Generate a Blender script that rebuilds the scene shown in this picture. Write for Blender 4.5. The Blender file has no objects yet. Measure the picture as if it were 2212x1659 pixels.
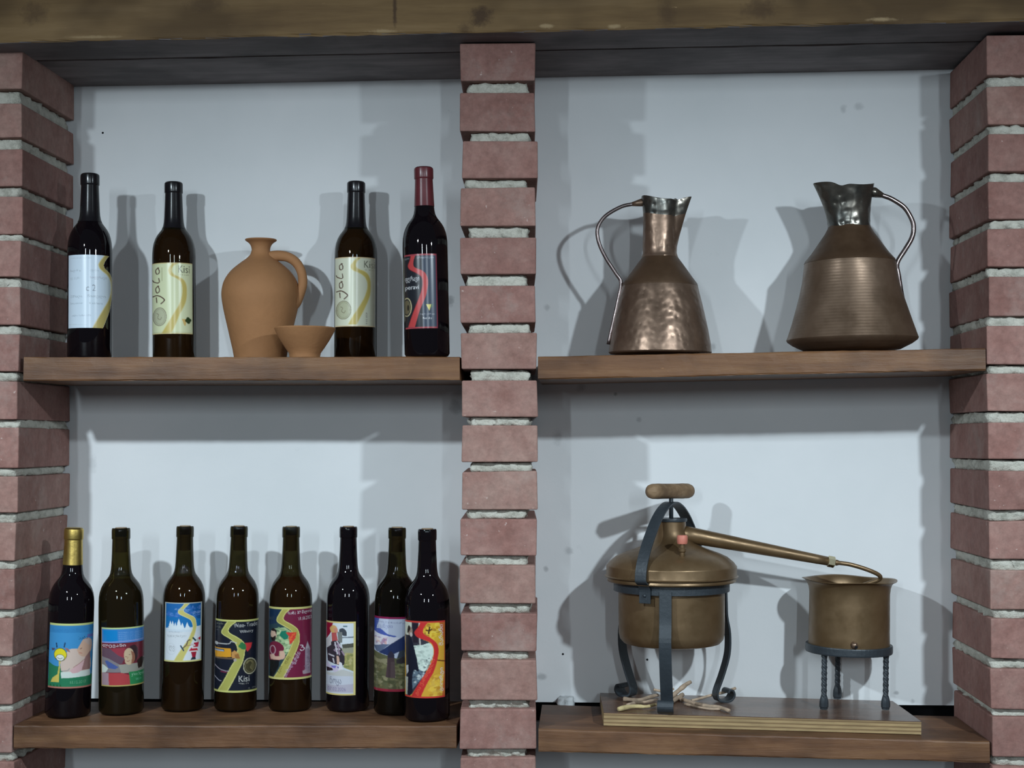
import bpy, bmesh, math, random
import numpy as np
from mathutils import Vector, Matrix, noise

random.seed(7)
SC = bpy.context.scene
COL = SC.collection
PI = math.pi
R_ = math.radians

# ------------------------------------------------------------------ camera
F = 3300.0                       # focal length in photo pixels (2212 wide)
CX, CY = 1106.0, 829.5
YAW = math.atan(154 / F)
PITCH = math.atan(110.5 / F)
CAM = Vector((0.0, -2.43, 1.5))
cam_d = bpy.data.cameras.new('camera')
cam_d.sensor_width = 36.0
cam_d.lens = 36.0 * F / 2212.0
cam_d.clip_start = 0.05
cam = bpy.data.objects.new('camera', cam_d)
COL.objects.link(cam)
cam.location = CAM
cam.rotation_euler = (PI / 2 + PITCH, 0, YAW)
SC.camera = cam
_r = Vector((math.cos(YAW), math.sin(YAW), 0))
_f = Vector((-math.sin(YAW) * math.cos(PITCH), math.cos(YAW) * math.cos(PITCH), math.sin(PITCH)))
_u = _r.cross(_f)


def ray(px, py):
    return _r * ((px - CX) / F) + _u * ((CY - py) / F) + _f


def P(px, py, Y):
    """world point seen at a photo pixel, at depth Y (0 = pillar front, 0.255 = wall)"""
    d = ray(px, py)
    return CAM + d * ((Y - CAM.y) / d.y)


def PZ(px, py, Z):
    d = ray(px, py)
    return CAM + d * ((Z - CAM.z) / d.z)


# ------------------------------------------------------------------ world, lamps, exposure
SC.view_settings.view_transform = 'Standard'
SC.view_settings.look = 'None'
SC.view_settings.exposure = 0.0
SC.view_settings.gamma = 1.0
SC.view_settings.use_curve_mapping = False

w = bpy.data.worlds.new('room_air')
SC.world = w
w.use_nodes = True
bgn = w.node_tree.nodes['Background']
bgn.inputs[0].default_value = (0.80, 0.90, 1.0, 1)
bgn.inputs[1].default_value = 0.075


def spot(name, loc, target, watts, radius, size, blend, color):
    d = bpy.data.lights.new(name, 'SPOT')
    d.energy = watts
    d.shadow_soft_size = radius
    d.spot_size = R_(size)
    d.spot_blend = blend
    d.color = color
    o = bpy.data.objects.new(name, d)
    COL.objects.link(o)
    o.location = loc
    o.rotation_euler = (Vector(target) - Vector(loc)).to_track_quat('-Z', 'Y').to_euler()
    return o


def area(name, loc, target, watts, sx, sy, color):
    d = bpy.data.lights.new(name, 'AREA')
    d.shape = 'RECTANGLE'
    d.size = sx
    d.size_y = sy
    d.energy = watts
    d.color = color
    o = bpy.data.objects.new(name, d)
    COL.objects.link(o)
    o.location = loc
    o.rotation_euler = (Vector(target) - Vector(loc)).to_track_quat('-Z', 'Y').to_euler()
    return o


COOL = (0.79, 0.92, 1.0)
spot('track_lamp', (-1.12, -1.40, 2.15), (-0.55, -0.25, 0.48), 94, 0.028, 124, 1.0, COOL)
spot('track_lamp', (0.92, -1.43, 2.15), (0.35, -0.25, 0.48), 94, 0.028, 124, 1.0, COOL)
area('ceiling_lamp', (-1.20, -5.5, 2.32), (-0.3, 0, 1.2), 33, 0.09, 0.80, COOL)
area('ceiling_lamp', (1.00, -5.5, 2.32), (0.0, 0, 1.2), 33, 0.09, 0.80, COOL)


# ------------------------------------------------------------------ materials
def lin(c):
    c = c / 255.0
    return c / 12.92 if c <= 0.04045 else ((c + 0.055) / 1.055) ** 2.4


def rgb(r, g, b, k=1.0):
    return (lin(r) * k, lin(g) * k, lin(b) * k, 1)


class Mat:
    def __init__(s, name, rough=0.6, metal=0.0, spec=0.5):
        s.m = bpy.data.materials.new(name)
        s.m.use_nodes = True
        s.nt = s.m.node_tree
        s.b = s.nt.nodes['Principled BSDF']
        s.b.inputs['Roughness'].default_value = rough
        s.b.inputs['Metallic'].default_value = metal
        s.b.inputs['Specular IOR Level'].default_value = spec

    def n(s, t, **kw):
        nd = s.nt.nodes.new(t)
        for k, v in kw.items():
            if k in nd.inputs:
                nd.inputs[k].default_value = v
            else:
                setattr(nd, k, v)
        return nd

    def l(s, a, b):
        s.nt.links.new(a, b)

    def coords(s, scale=(1, 1, 1), kind='Object', rand=False):
        tc = s.n('ShaderNodeTexCoord')
        mp = s.n('ShaderNodeMapping')
        mp.inputs['Scale'].default_value = scale
        if rand:
            oi = s.n('ShaderNodeObjectInfo')
            mul = s.n('ShaderNodeVectorMath', operation='SCALE')
            comb = s.n('ShaderNodeCombineXYZ')
            s.l(oi.outputs['Random'], comb.inputs[0])
            s.l(oi.outputs['Random'], comb.inputs[1])
            s.l(comb.outputs[0], mul.inputs[0])
            mul.inputs['Scale'].default_value = 37.0
            add = s.n('ShaderNodeVectorMath', operation='ADD')
            s.l(tc.outputs[kind], add.inputs[0])
            s.l(mul.outputs[0], add.inputs[1])
            s.l(add.outputs[0], mp.inputs[0])
        else:
            s.l(tc.outputs[kind], mp.inputs[0])
        return mp.outputs[0]

    def noise(s, vec, scale, detail=4, rough=0.6):
        nd = s.n('ShaderNodeTexNoise')
        nd.inputs['Scale'].default_value = scale
        nd.inputs['Detail'].default_value = detail
        nd.inputs['Roughness'].default_value = rough
        s.l(vec, nd.inputs['Vector'])
        return nd.outputs['Fac']

    def ramp(s, fac, stops):
        r = s.n('ShaderNodeValToRGB')
        el = r.color_ramp.elements
        el[0].position, el[0].color = stops[0]
        el[1].position, el[1].color = stops[-1]
        for p, c in stops[1:-1]:
            e = el.new(p)
            e.color = c
        s.l(fac, r.inputs[0])
        return r.outputs[0]

    def mix(s, fac, a, b, mode='MIX'):
        m = s.n('ShaderNodeMix', data_type='RGBA', blend_type=mode)
        for sock, v in ((m.inputs[0], fac), (m.inputs[6], a), (m.inputs[7], b)):
            if hasattr(v, 'links') or isinstance(v, bpy.types.NodeSocket):
                s.l(v, sock)
            else:
                sock.default_value = v
        return m.outputs[2]

    def blob(s, x, z, rx, rz, op):
        """soft-edged elliptical mark at (x, z) of the object, broken up by noise"""
        tc = s.n('ShaderNodeTexCoord')
        mp = s.n('ShaderNodeMapping')
        mp.inputs['Location'].default_value = (-x / rx, 0, -z / rz)
        mp.inputs['Scale'].default_value = (1 / rx, 0, 1 / rz)
        s.l(tc.outputs['Object'], mp.inputs[0])
        ln = s.n('ShaderNodeVectorMath', operation='LENGTH')
        s.l(mp.outputs[0], ln.inputs[0])
        ad = s.n('ShaderNodeMath', operation='ADD')
        s.l(ln.outputs['Value'], ad.inputs[0])
        nz = s.n('ShaderNodeMath', operation='MULTIPLY_ADD')
        s.l(s.noise(tc.outputs['Object'], 70, 4, 0.7), nz.inputs[0])
        nz.inputs[1].default_value = 1.6
        nz.inputs[2].default_value = -0.8
        s.l(nz.outputs[0], ad.inputs[1])
        return s.ramp(ad.outputs[0], [(0.35, (op, op, op, 1)), (1.0, (0, 0, 0, 1))])

    def color(s, c):
        if isinstance(c, bpy.types.NodeSocket):
            s.l(c, s.b.inputs['Base Color'])
        else:
            s.b.inputs['Base Color'].default_value = c

    def bump(s, h, strength=0.3, dist=0.01):
        b = s.n('ShaderNodeBump')
        b.inputs['Strength'].default_value = strength
        b.inputs['Distance'].default_value = dist
        s.l(h, b.inputs['Height'])
        s.l(b.outputs[0], s.b.inputs['Normal'])
        return b


def m_wall():
    m = Mat('white_plaster', 0.75, spec=0.2)
    v = m.coords(kind='Object')
    c = m.ramp(m.noise(v, 3.0, 4), [(0.3, (0.70, 0.72, 0.73, 1)), (0.7, (0.78, 0.79, 0.80, 1))])
    sm = m.noise(v, 26.0, 5, 0.7)
    msk = m.noise(v, 4.5, 2)
    f1 = m.ramp(sm, [(0.66, (0, 0, 0, 1)), (0.75, (1, 1, 1, 1))])
    f2 = m.ramp(msk, [(0.58, (0, 0, 0, 1)), (0.68, (1, 1, 1, 1))])
    ff = m.mix(1.0, f1, f2, 'MULTIPLY')
    mul = m.n('ShaderNodeMath', operation='MULTIPLY')
    m.l(ff, mul.inputs[0])
    mul.inputs[1].default_value = 0.55
    c = m.mix(mul.outputs[0], c, (0.36, 0.38, 0.40, 1))
    for (px, py, rx, rz, op) in ((1822, 236, .007, .010, .45), (1856, 230, .010, .008, .45), (972, 650, .010, .012, .8), (1182, 664, .007, .007, .5), (1540, 750, .006, .010, .6),
                                 (1172, 1462, .012, .008, .7), (1180, 1228, .006, .006, .7), (1228, 1190, .010, .008, .5), (1937, 1497, .006, .004, .8), (1972, 1515, .005, .006, .6),
                                 (985, 880, .014, .018, .6), (1255, 838, .010, .010, .5), (1330, 851, .004, .004, .9), (1380, 906, .006, .006, .5), (200, 1000, .01, .02, .3), (1205, 945, .012, .016, .4)):
        q = P(px, py, 0.255)
        c = m.mix(m.blob(q.x, q.z, rx, rz, op * .6), c, (0.17, 0.18, 0.19, 1))
    m.color(c)
    m.bump(m.noise(v, 90, 4), 0.06, 0.004)
    return m.m


def m_brick():
    m = Mat('red_brick', 0.85, spec=0.25)
    v = m.coords(kind='Object', rand=True)
    c = m.ramp(m.noise(v, 17, 5, 0.65), [(0.28, (0.26, 0.126, 0.105, 1)), (0.5, (0.32, 0.172, 0.146, 1)), (0.75, (0.37, 0.224, 0.190, 1))])
    oi = m.n('ShaderNodeObjectInfo')
    tint = m.ramp(oi.outputs['Random'], [(0, (0.86, 0.84, 0.84, 1)), (0.5, (1, 1, 1, 1)), (1, (1.04, 1.14, 1.12, 1))])
    c = m.mix(1.0, c, tint, 'MULTIPLY')
    grain = m.ramp(m.noise(v, 75, 6, 0.75), [(0.3, (0.78, 0.78, 0.78, 1)), (0.7, (1.18, 1.18, 1.18, 1))])
    c = m.mix(1.0, c, grain, 'MULTIPLY')
    dust = m.ramp(m.noise(v, 9, 5, 0.7), [(0.56, (0, 0, 0, 1)), (0.80, (0.6, 0.6, 0.6, 1))])
    c = m.mix(dust, c, (0.42, 0.34, 0.30, 1))
    fl = m.ramp(m.noise(v, 120, 2, 0.5), [(0.72, (0, 0, 0, 1)), (0.78, (0.8, 0.8, 0.8, 1))])
    c = m.mix(fl, c, (0.55, 0.42, 0.38, 1))
    m.color(c)
    m.bump(m.noise(v, 140, 5, 0.7), 0.35, 0.003)
    return m.m


def m_mortar():
    m = Mat('pale_mortar', 0.9, spec=0.2)
    v = m.coords(kind='Object', rand=True)
    c = m.ramp(m.noise(v, 45, 5, 0.7), [(0.3, (0.40, 0.39, 0.33, 1)), (0.48, (0.62, 0.60, 0.52, 1)), (0.75, (0.76, 0.74, 0.65, 1))])
    m.color(c)
    m.bump(m.noise(v, 160, 5, 0.75), 0.8, 0.006)
    return m.m


def m_wood(name, dark, mid, light, scale=1.0, rough=0.6, knots=True, spec=0.35, marks=()):
    m = Mat(name, rough, spec=spec)
    v = m.coords((1.6 * scale, 20 * scale, 20 * scale), rand=True)
    g = m.noise(v, 2.2, 6, 0.65)
    c = m.ramp(g, [(0.25, dark), (0.5, mid), (0.78, light)])
    v2 = m.coords((3 * scale, 5 * scale, 5 * scale), rand=True)
    blot = m.noise(v2, 2.0, 3, 0.6)
    c = m.mix(m.ramp(blot, [(0.42, (0, 0, 0, 1)), (0.62, (0.75, 0.75, 0.75, 1))]), c,
              tuple(a * 0.62 for a in dark[:3]) + (1,))
    if knots:
        v3 = m.coords((3.0 * scale, 6.0 * scale, 6.0 * scale), rand=True)
        vo = m.n('ShaderNodeTexVoronoi')
        vo.inputs['Scale'].default_value = 1.3
        m.l(v3, vo.inputs['Vector'])
        kf = m.ramp(vo.outputs['Distance'], [(0.04, (0.85, 0.85, 0.85, 1)), (0.17, (0, 0, 0, 1))])
        c = m.mix(kf, c, tuple(a * 0.42 for a in dark[:3]) + (1,))
    for (kx, kz, rx, rz, kc, kop) in marks:
        c = m.mix(m.blob(kx, kz, rx, rz, kop), c, kc)
    wear = m.ramp(m.noise(m.coords((30, 60, 60), rand=True), 1.5, 4, 0.7), [(0.70, (0, 0, 0, 1)), (0.78, (0.6, 0.6, 0.6, 1))])
    c = m.mix(wear, c, tuple(min(1, a * 1.7) for a in light[:3]) + (1,))
    m.color(c)
    m.bump(m.noise(v, 6, 6, 0.7), 0.25, 0.004)
    return m.m


def m_plain(name, c, rough=0.6, metal=0.0, spec=0.5, var=0.15, scale=30, bump=0.0, bscale=80, coat=0.0, bdist=0.002):
    m = Mat(name, rough, metal, spec)
    v = m.coords(kind='Object', rand=True)
    a = tuple(x * (1 - var) for x in c[:3]) + (1,)
    b = tuple(min(1, x * (1 + var)) for x in c[:3]) + (1,)
    m.color(m.ramp(m.noise(v, scale, 4), [(0.3, a), (0.7, b)]))
    if bump:
        m.bump(m.noise(v, bscale, 4, 0.6), bump, bdist)
    if coat:
        m.b.inputs['Coat Weight'].default_value = coat
    return m.m


def m_copper(name, dark, light, rough=0.34, hammer=55, hstr=0.5, stripes=0.0, metal=1.0):
    m = Mat(name, rough, metal)
    v = m.coords(kind='Object', rand=True)
    c = m.ramp(m.noise(v, 14, 5, 0.65), [(0.3, dark), (0.7, light)])
    m.color(c)
    rr = m.ramp(m.noise(v, 30, 4), [(0.3, (rough - .08,) * 3 + (1,)), (0.7, (rough + .12,) * 3 + (1,))])
    m.l(rr, m.b.inputs['Roughness'])
    vo = m.n('ShaderNodeTexVoronoi', feature='SMOOTH_F1')
    vo.inputs['Scale'].default_value = hammer
    m.l(v, vo.inputs['Vector'])
    h = vo.outputs['Distance']
    if stripes:
        wv = m.n('ShaderNodeTexWave', bands_direction='Z')
        wv.inputs['Scale'].default_value = stripes
        wv.inputs['Distortion'].default_value = 1.0
        m.l(v, wv.inputs['Vector'])
        mx = m.n('ShaderNodeMath', operation='ADD')
        m.l(h, mx.inputs[0])
        m2 = m.n('ShaderNodeMath', operation='MULTIPLY')
        m.l(wv.outputs['Fac'], m2.inputs[0])
        m2.inputs[1].default_value = 0.25
        m.l(m2.outputs[0], mx.inputs[1])
        h = mx.outputs[0]
    m.bump(h, hstr, 0.006)
    return m.m


def m_glass(name, tint, body, through):
    """dark bottle glass: glossy coloured wall that lets some tinted light through"""
    m = Mat(name, 0.025, spec=0.6)
    m.color(body)
    tr = m.n('ShaderNodeBsdfTransparent')
    tr.inputs[0].default_value = tint
    mx = m.n('ShaderNodeMixShader')
    out = m.nt.nodes['Material Output']
    lw = m.n('ShaderNodeLayerWeight')
    lw.inputs[0].default_value = 0.35
    mr = m.n('ShaderNodeMapRange')
    m.l(lw.outputs['Facing'], mr.inputs['Value'])
    mr.inputs['From Min'].default_value = 0.0
    mr.inputs['From Max'].default_value = 1.0
    mr.inputs['To Min'].default_value = through
    mr.inputs['To Max'].default_value = through * 0.25
    m.l(mr.outputs[0], mx.inputs[0])
    m.l(m.b.outputs[0], mx.inputs[1])
    m.l(tr.outputs[0], mx.inputs[2])
    m.l(mx.outputs[0], out.inputs['Surface'])
    return m.m


def m_label():
    m = Mat('printed_label', 0.24, spec=0.4)
    at = m.n('ShaderNodeAttribute', attribute_name='print')
    m.l(at.outputs['Color'], m.b.inputs['Base Color'])
    return m.m


def m_plywood_edge():
    m = Mat('plywood_edge', 0.65, spec=0.3)
    v = m.coords((1, 1, 1), kind='Object')
    sep = m.n('ShaderNodeSeparateXYZ')
    m.l(v, sep.inputs[0])
    mu = m.n('ShaderNodeMath', operation='MULTIPLY')
    m.l(sep.outputs[2], mu.inputs[0])
    mu.inputs[1].default_value = 2 * PI / 0.0062
    si = m.n('ShaderNodeMath', operation='SINE')
    m.l(mu.outputs[0], si.inputs[0])
    mr = m.n('ShaderNodeMapRange')
    m.l(si.outputs[0], mr.inputs['Value'])
    mr.inputs['From Min'].default_value = -1
    c = m.ramp(mr.outputs[0], [(0.03, (0.19, 0.12, 0.06, 1)), (0.22, (0.31, 0.21, 0.10, 1)), (0.9, (0.40, 0.285, 0.145, 1))])
    n = m.ramp(m.noise(m.coords((8, 8, 60)), 3, 4), [(0.3, (0.75, 0.75, 0.75, 1)), (0.7, (1.1, 1.1, 1.1, 1))])
    m.color(m.mix(1.0, c, n, 'MULTIPLY'))
    return m.m


by0 = -0.06
bl, br = P(-700, 107, by0), P(2900, 30.8, by0)


def bm_(px, py, rx, rz, c, op):
    q = P(px, py, by0)
    return (q.x - bl.x, q.z - bl.z, rx, rz, c, op)


DK = (0.06, 0.030, 0.016, 1)
PALE = (0.50, 0.36, 0.20, 1)
BEAM_MARKS = [bm_(1040, 36, .022, .018, DK, .8), (bm_(853, 25, .004, .030, DK, .8)), bm_(75, 30, .03, .02, DK, .5), bm_(1640, 18, .03, .02, DK, .55), bm_(1440, 30, .018, .025, DK, .4),
              bm_(445, 10, .04, .015, DK, .4), bm_(1005, 62, .016, .010, DK, .5), bm_(1905, 42, .028, .004, PALE, .8), bm_(1180, 56, .016, .004, PALE, .7), bm_(1325, 57, .012, .004, PALE, .7),
              bm_(830, 68, .03, .004, PALE, .6), bm_(200, 80, .05, .003, PALE, .5)]

M = {}
M['wall'] = m_wall()
M['brick'] = m_brick()
M['mortar'] = m_mortar()
M['beam'] = m_wood('beam_wood', (0.145, 0.082, 0.034, 1), (0.235, 0.145, 0.062, 1), (0.33, 0.215, 0.105, 1), 0.7, 0.7, marks=BEAM_MARKS)
M['soffit'] = m_wood('soffit_wood', (0.15, 0.128, 0.126, 1), (0.21, 0.182, 0.180, 1), (0.28, 0.245, 0.24, 1), 0.9, 0.75)
M['shelf'] = m_wood('shelf_wood', (0.105, 0.042, 0.016, 1), (0.175, 0.079, 0.033, 1), (0.25, 0.128, 0.056, 1), 1.1, 0.5)
M['shelf_low'] = m_wood('dark_shelf_wood', (0.095, 0.042, 0.020, 1), (0.165, 0.078, 0.038, 1), (0.26, 0.135, 0.062, 1), 1.1, 0.5)
M['void'] = m_plain('dark_void', (0.012, 0.012, 0.014, 1), 0.9, spec=0.1)
M['foam'] = m_plain('white_filler', (0.62, 0.65, 0.66, 1), 0.8, bump=0.5, bscale=150)
M['glass_black'] = m_glass('black_red_glass', (0.10, 0.03, 0.035, 1), (0.006, 0.004, 0.006, 1), 0.35)
M['glass_amber'] = m_glass('amber_glass', (0.31, 0.275, 0.145, 1), (0.008, 0.006, 0.004, 1), 0.58)
M['glass_olive'] = m_glass('olive_glass', (0.36, 0.31, 0.12, 1), (0.010, 0.009, 0.005, 1), 0.50)
M['wine_olive'] = m_glass('olive_wine', (0.5, 0.4, 0.16, 1), (0.22, 0.12, 0.04, 1), 0.10)
M['wine_dark'] = m_plain('dark_wine', (0.006, 0.003, 0.004, 1), 0.15, spec=0.2)
M['wine_amber'] = m_glass('amber_wine', (0.62, 0.40, 0.14, 1), (0.46, 0.20, 0.046, 1), 0.22)
M['caps_black'] = m_plain('black_capsule', (0.010, 0.009, 0.011, 1), 0.20, spec=0.35)
M['caps_red'] = m_plain('dark_red_capsule', (0.12, 0.022, 0.028, 1), 0.28, spec=0.4)
M['caps_gold'] = m_plain('gold_capsule', (0.62, 0.45, 0.13, 1), 0.38, 1.0, bump=0.2, bscale=90)
M['cork'] = m_plain('cork', (0.34, 0.24, 0.15, 1), 0.8, bump=0.4, bscale=200)
M['label'] = m_label()
M['clay'] = m_plain('terracotta', (0.345, 0.166, 0.071, 1), 0.75, spec=0.3, var=0.12, scale=9, bump=0.25, bscale=120)
M['copper_red'] = m_copper('hammered_copper', (0.15, 0.096, 0.066, 1), (0.27, 0.18, 0.128, 1), 0.33, 95, 0.16, metal=.66)
M['copper_sm'] = m_copper('tarnished_copper', (0.080, 0.045, 0.025, 1), (0.130, 0.076, 0.043, 1), 0.46, 60, 0.10, metal=.5)
M['copper_brown'] = m_copper('brown_copper', (0.145, 0.092, 0.058, 1), (0.225, 0.152, 0.104, 1), 0.40, 60, 0.045, 62, metal=.6)
M['copper_dark'] = m_copper('blackened_copper', (0.06, 0.066, 0.064, 1), (0.22, 0.19, 0.155, 1), 0.26, 70, 0.45, metal=.8)
M['tin'] = m_copper('tinned_handle', (0.14, 0.11, 0.11, 1), (0.30, 0.25, 0.24, 1), 0.30, 60, 0.2, metal=.9)
M['brass'] = m_copper('aged_brass', (0.145, 0.088, 0.040, 1), (0.215, 0.140, 0.074, 1), 0.38, 60, 0.04, metal=.55)
M['brass_bright'] = m_plain('bright_brass', (0.74, 0.66, 0.44, 1), 0.3, 1.0)
M['iron'] = m_plain('black_iron', (0.036, 0.045, 0.054, 1), 0.45, 0.15, 0.5, bump=0.25, bscale=150)
M['handle_wood'] = m_wood('turned_wood', (0.19, 0.11, 0.055, 1), (0.28, 0.18, 0.10, 1), (0.36, 0.25, 0.15, 1), 3, 0.6, False)
M['red_plastic'] = m_plain('red_plastic', (0.62, 0.20, 0.14, 1), 0.55)
M['ply_top'] = m_wood('stained_plywood', (0.11, 0.056, 0.034, 1), (0.15, 0.080, 0.050, 1), (0.19, 0.11, 0.07, 1), 1.3, 0.17, False, 0.5)
M['ply_edge'] = m_plywood_edge()
M['twig'] = m_plain('bare_twig', (0.42, 0.31, 0.22, 1), 0.8, var=0.35, scale=60, bump=0.5, bscale=200)
M['twig_yellow'] = m_plain('peeled_twig', (0.55, 0.44, 0.22, 1), 0.75, var=0.25, scale=60, bump=0.4, bscale=200)


# ------------------------------------------------------------------ mesh helpers
class MB:
    def __init__(s):
        s.v, s.f, s.sm = [], [], []
        s.sharp = None

    def add(s, vs, fs, smooth=False):
        o = len(s.v)
        s.v += [tuple(p) for p in vs]
        s.f += [tuple(i + o for i in f) for f in fs]
        s.sm += [smooth] * len(fs)
        return s

    def lathe(s, prof, seg=48, fn=None, smooth=True, c=(0, 0, 0)):
        """prof: (r, z) list; fn(r, z, ang) -> (r, z) optional deformation"""
        vs, fs = [], []
        s.sharp = 0.56
        n = len(prof)
        for (r, z) in prof:
            for k in range(seg):
                a = 2 * PI * k / seg
                rr, zz = fn(r, z, a) if fn else (r, z)
                vs.append((c[0] + rr * math.cos(a), c[1] + rr * math.sin(a), c[2] + zz))
        for i in range(n - 1):
            for k in range(seg):
                k2 = (k + 1) % seg
                fs.append((i * seg + k, i * seg + k2, (i + 1) * seg + k2, (i + 1) * seg + k))
        if prof[0][0] > 1e-6:
            fs.append(tuple(range(seg - 1, -1, -1)))
        if prof[-1][0] > 1e-6:
            fs.append(tuple(range((n - 1) * seg, n * seg)))
        return s.add(vs, fs, smooth)

    def tube(s, pts, rad, seg=10, smooth=True):
        pts = [Vector(p) for p in pts]
        n = len(pts)
        if not hasattr(rad, '__len__'):
            rad = [rad] * n
        vs, fs = [], []
        ref = None
        for i, p in enumerate(pts):
            t = (pts[min(i + 1, n - 1)] - pts[max(i - 1, 0)]).normalized()
            if ref is None:
                ref = Vector((0, 0, 1)) if abs(t.z) < 0.9 else Vector((1, 0, 0))
            a = (ref - t * ref.dot(t)).normalized()
            ref = a
            b = t.cross(a)
            for k in range(seg):
                an = 2 * PI * k / seg
                vs.append(p + (a * math.cos(an) + b * math.sin(an)) * rad[i])
        for i in range(n - 1):
            for k in range(seg):
                k2 = (k + 1) % seg
                fs.append((i * seg + k, i * seg + k2, (i + 1) * seg + k2, (i + 1) * seg + k))
        fs.append(tuple(range(seg - 1, -1, -1)))
        fs.append(tuple(range((n - 1) * seg, n * seg)))
        return s.add(vs, fs, smooth)

    def strap(s, pts, wdir, width, th):
        pts = [Vector(p) for p in pts]
        wd = Vector(wdir).normalized()
        n = len(pts)
        vs, fs = [], []
        for i, p in enumerate(pts):
            t = (pts[min(i + 1, n - 1)] - pts[max(i - 1, 0)]).normalized()
            nn = t.cross(wd).normalized()
            ww = width[i] if hasattr(width, '__len__') else width
            for (a, b) in ((-1, -1), (1, -1), (1, 1), (-1, 1)):
                vs.append(p + wd * (a * ww / 2) + nn * (b * th / 2))
        for i in range(n - 1):
            for k in range(4):
                k2 = (k + 1) % 4
                fs.append((i * 4 + k, i * 4 + k2, (i + 1) * 4 + k2, (i + 1) * 4 + k))
        fs.append((3, 2, 1, 0))
        fs.append(tuple(range((n - 1) * 4, n * 4)))
        return s.add(vs, fs, False)

    def box(s, x0, x1, y0, y1, z0, z1):
        v = [(x, y, z) for z in (z0, z1) for y in (y0, y1) for x in (x0, x1)]
        return s.add(v, [(0, 2, 3, 1), (4, 5, 7, 6), (0, 1, 5, 4), (2, 6, 7, 3), (0, 4, 6, 2), (1, 3, 7, 5)])

    def build(s, name, mat, parent=None, loc=None, rot=None, bevel=0.0):
        me = bpy.data.meshes.new(name)
        me.from_pydata([tuple(p) for p in s.v], [], s.f)
        me.polygons.foreach_set('use_smooth', s.sm)
        bm = bmesh.new()
        bm.from_mesh(me)
        bmesh.ops.recalc_face_normals(bm, faces=bm.faces)
        if bevel:
            bmesh.ops.bevel(bm, geom=[e for e in bm.edges if e.is_manifold and e.calc_face_angle(0) > 0.5],
                            offset=bevel, segments=2, profile=0.5, affect='EDGES')
        if s.sharp:                                  # crisp creases on turned shapes
            for ed in bm.edges:
                if ed.is_manifold and ed.calc_face_angle(0) > s.sharp:
                    ed.smooth = False
        bm.to_mesh(me)
        bm.free()
        for mm in (mat if isinstance(mat, (list, tuple)) else [mat]):
            me.materials.append(mm)
        return link(name, me, parent, loc, rot)


def link(name, me, parent=None, loc=None, rot=None):
    o = bpy.data.objects.new(name, me)
    COL.objects.link(o)
    if parent is not None:
        o.parent = parent
    if loc is not None:
        o.location = loc
    if rot is not None:
        o.rotation_euler = rot
    return o


def tag(o, label, cat, group=None, kind=None):
    if label:
        o['label'] = label
    if cat:
        o['category'] = cat
    if group:
        o['group'] = group
    if kind:
        o['kind'] = kind
    return o


def thing(name, label, cat, loc=(0, 0, 0), rot=(0, 0, 0), group=None):
    o = bpy.data.objects.new(name, None)
    o.empty_display_size = 0.02
    COL.objects.link(o)
    o.location = loc
    o.rotation_euler = rot
    return tag(o, label, cat, group)


def smooth_pts(pts, n=4):
    """Catmull-Rom through the points"""
    pts = [Vector(p) for p in pts]
    out = []
    for i in range(len(pts) - 1):
        p0 = pts[max(i - 1, 0)]
        p1, p2 = pts[i], pts[i + 1]
        p3 = pts[min(i + 2, len(pts) - 1)]
        for k in range(n):
            t = k / n
            out.append(0.5 * ((2 * p1) + (p2 - p0) * t + (2 * p0 - 5 * p1 + 4 * p2 - p3) * t * t + (3 * p1 - p0 - 3 * p2 + p3) * t ** 3))
    out.append(pts[-1])
    return out


def interp(tbl, y):
    if y <= tbl[0][0]:
        return tbl[0][1]
    for (a, b), (c, d) in zip(tbl, tbl[1:]):
        if y <= c:
            return b + (d - b) * (y - a) / (c - a)
    return tbl[-1][1]


# ------------------------------------------------------------------ the setting: wall behind the niches
WY = 0.255
wb = MB().box(-2.2, 2.0, WY, WY + 0.012, 1.034, 2.40)
wall = wb.build('wall_back', M['wall'])
wall['kind'] = 'structure'
wall['label'] = 'white painted panel wall behind the shelves'
wl = MB().box(-2.2, 2.0, WY, WY + 0.012, 0.40, 1.000).build('wall_low', M['wall'])
wl['kind'] = 'structure'
wl['label'] = 'white painted panel wall below the lower shelves'
wd_ = MB().box(-2.2, 2.0, 0.31, 0.33, 0.40, 2.40).build('wall_core', M['void'])
wd_['kind'] = 'structure'
wd_['label'] = 'dark gap behind the white panels'


def lump(bx, by, bz, amp, seed, nx=18, ny=24, nz=4, freq=75):
    """irregular block of mortar centred on the origin"""
    bm = bmesh.new()
    bmesh.ops.create_cube(bm, size=1.0)
    ed = [e for e in bm.edges]
    for ax, cuts in ((0, nx), (1, ny), (2, nz)):
        es = [e for e in bm.edges if abs((e.verts[0].co - e.verts[1].co)[ax]) > 0.9 * max(0.2, 1.0 if True else 0)]
        bmesh.ops.subdivide_edges(bm, edges=es, cuts=cuts - 1, use_grid_fill=True)
    for v in bm.verts:
        c = Vector((v.co.x * bx, v.co.y * by, v.co.z * bz))
        q = c * freq + Vector((seed * 13.1, seed * 7.7, seed * 3.3))
        d = Vector((noise.noise(q), noise.noise(q + Vector((31, 0, 0))), noise.noise(q + Vector((0, 57, 0)))))
        d += 0.7 * Vector((noise.noise(q * 2.7), noise.noise(q * 2.7 + Vector((31, 0, 0))), 0))
        edge = 1.0 - 0.5 * (abs(v.co.z) * 2) ** 2
        v.co = Vector((c.x * (0.94 + 0.06 * edge), c.y * (0.97 + 0.03 * edge), c.z)) + Vector((d.x * amp, d.y * amp, d.z * amp * 0.35))
    me = bpy.data.meshes.new('mortar')
    bm.to_mesh(me)
    bm.free()
    me.polygons.foreach_set('use_smooth', [True] * len(me.polygons))
    me.materials.append(M['mortar'])
    return me


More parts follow.
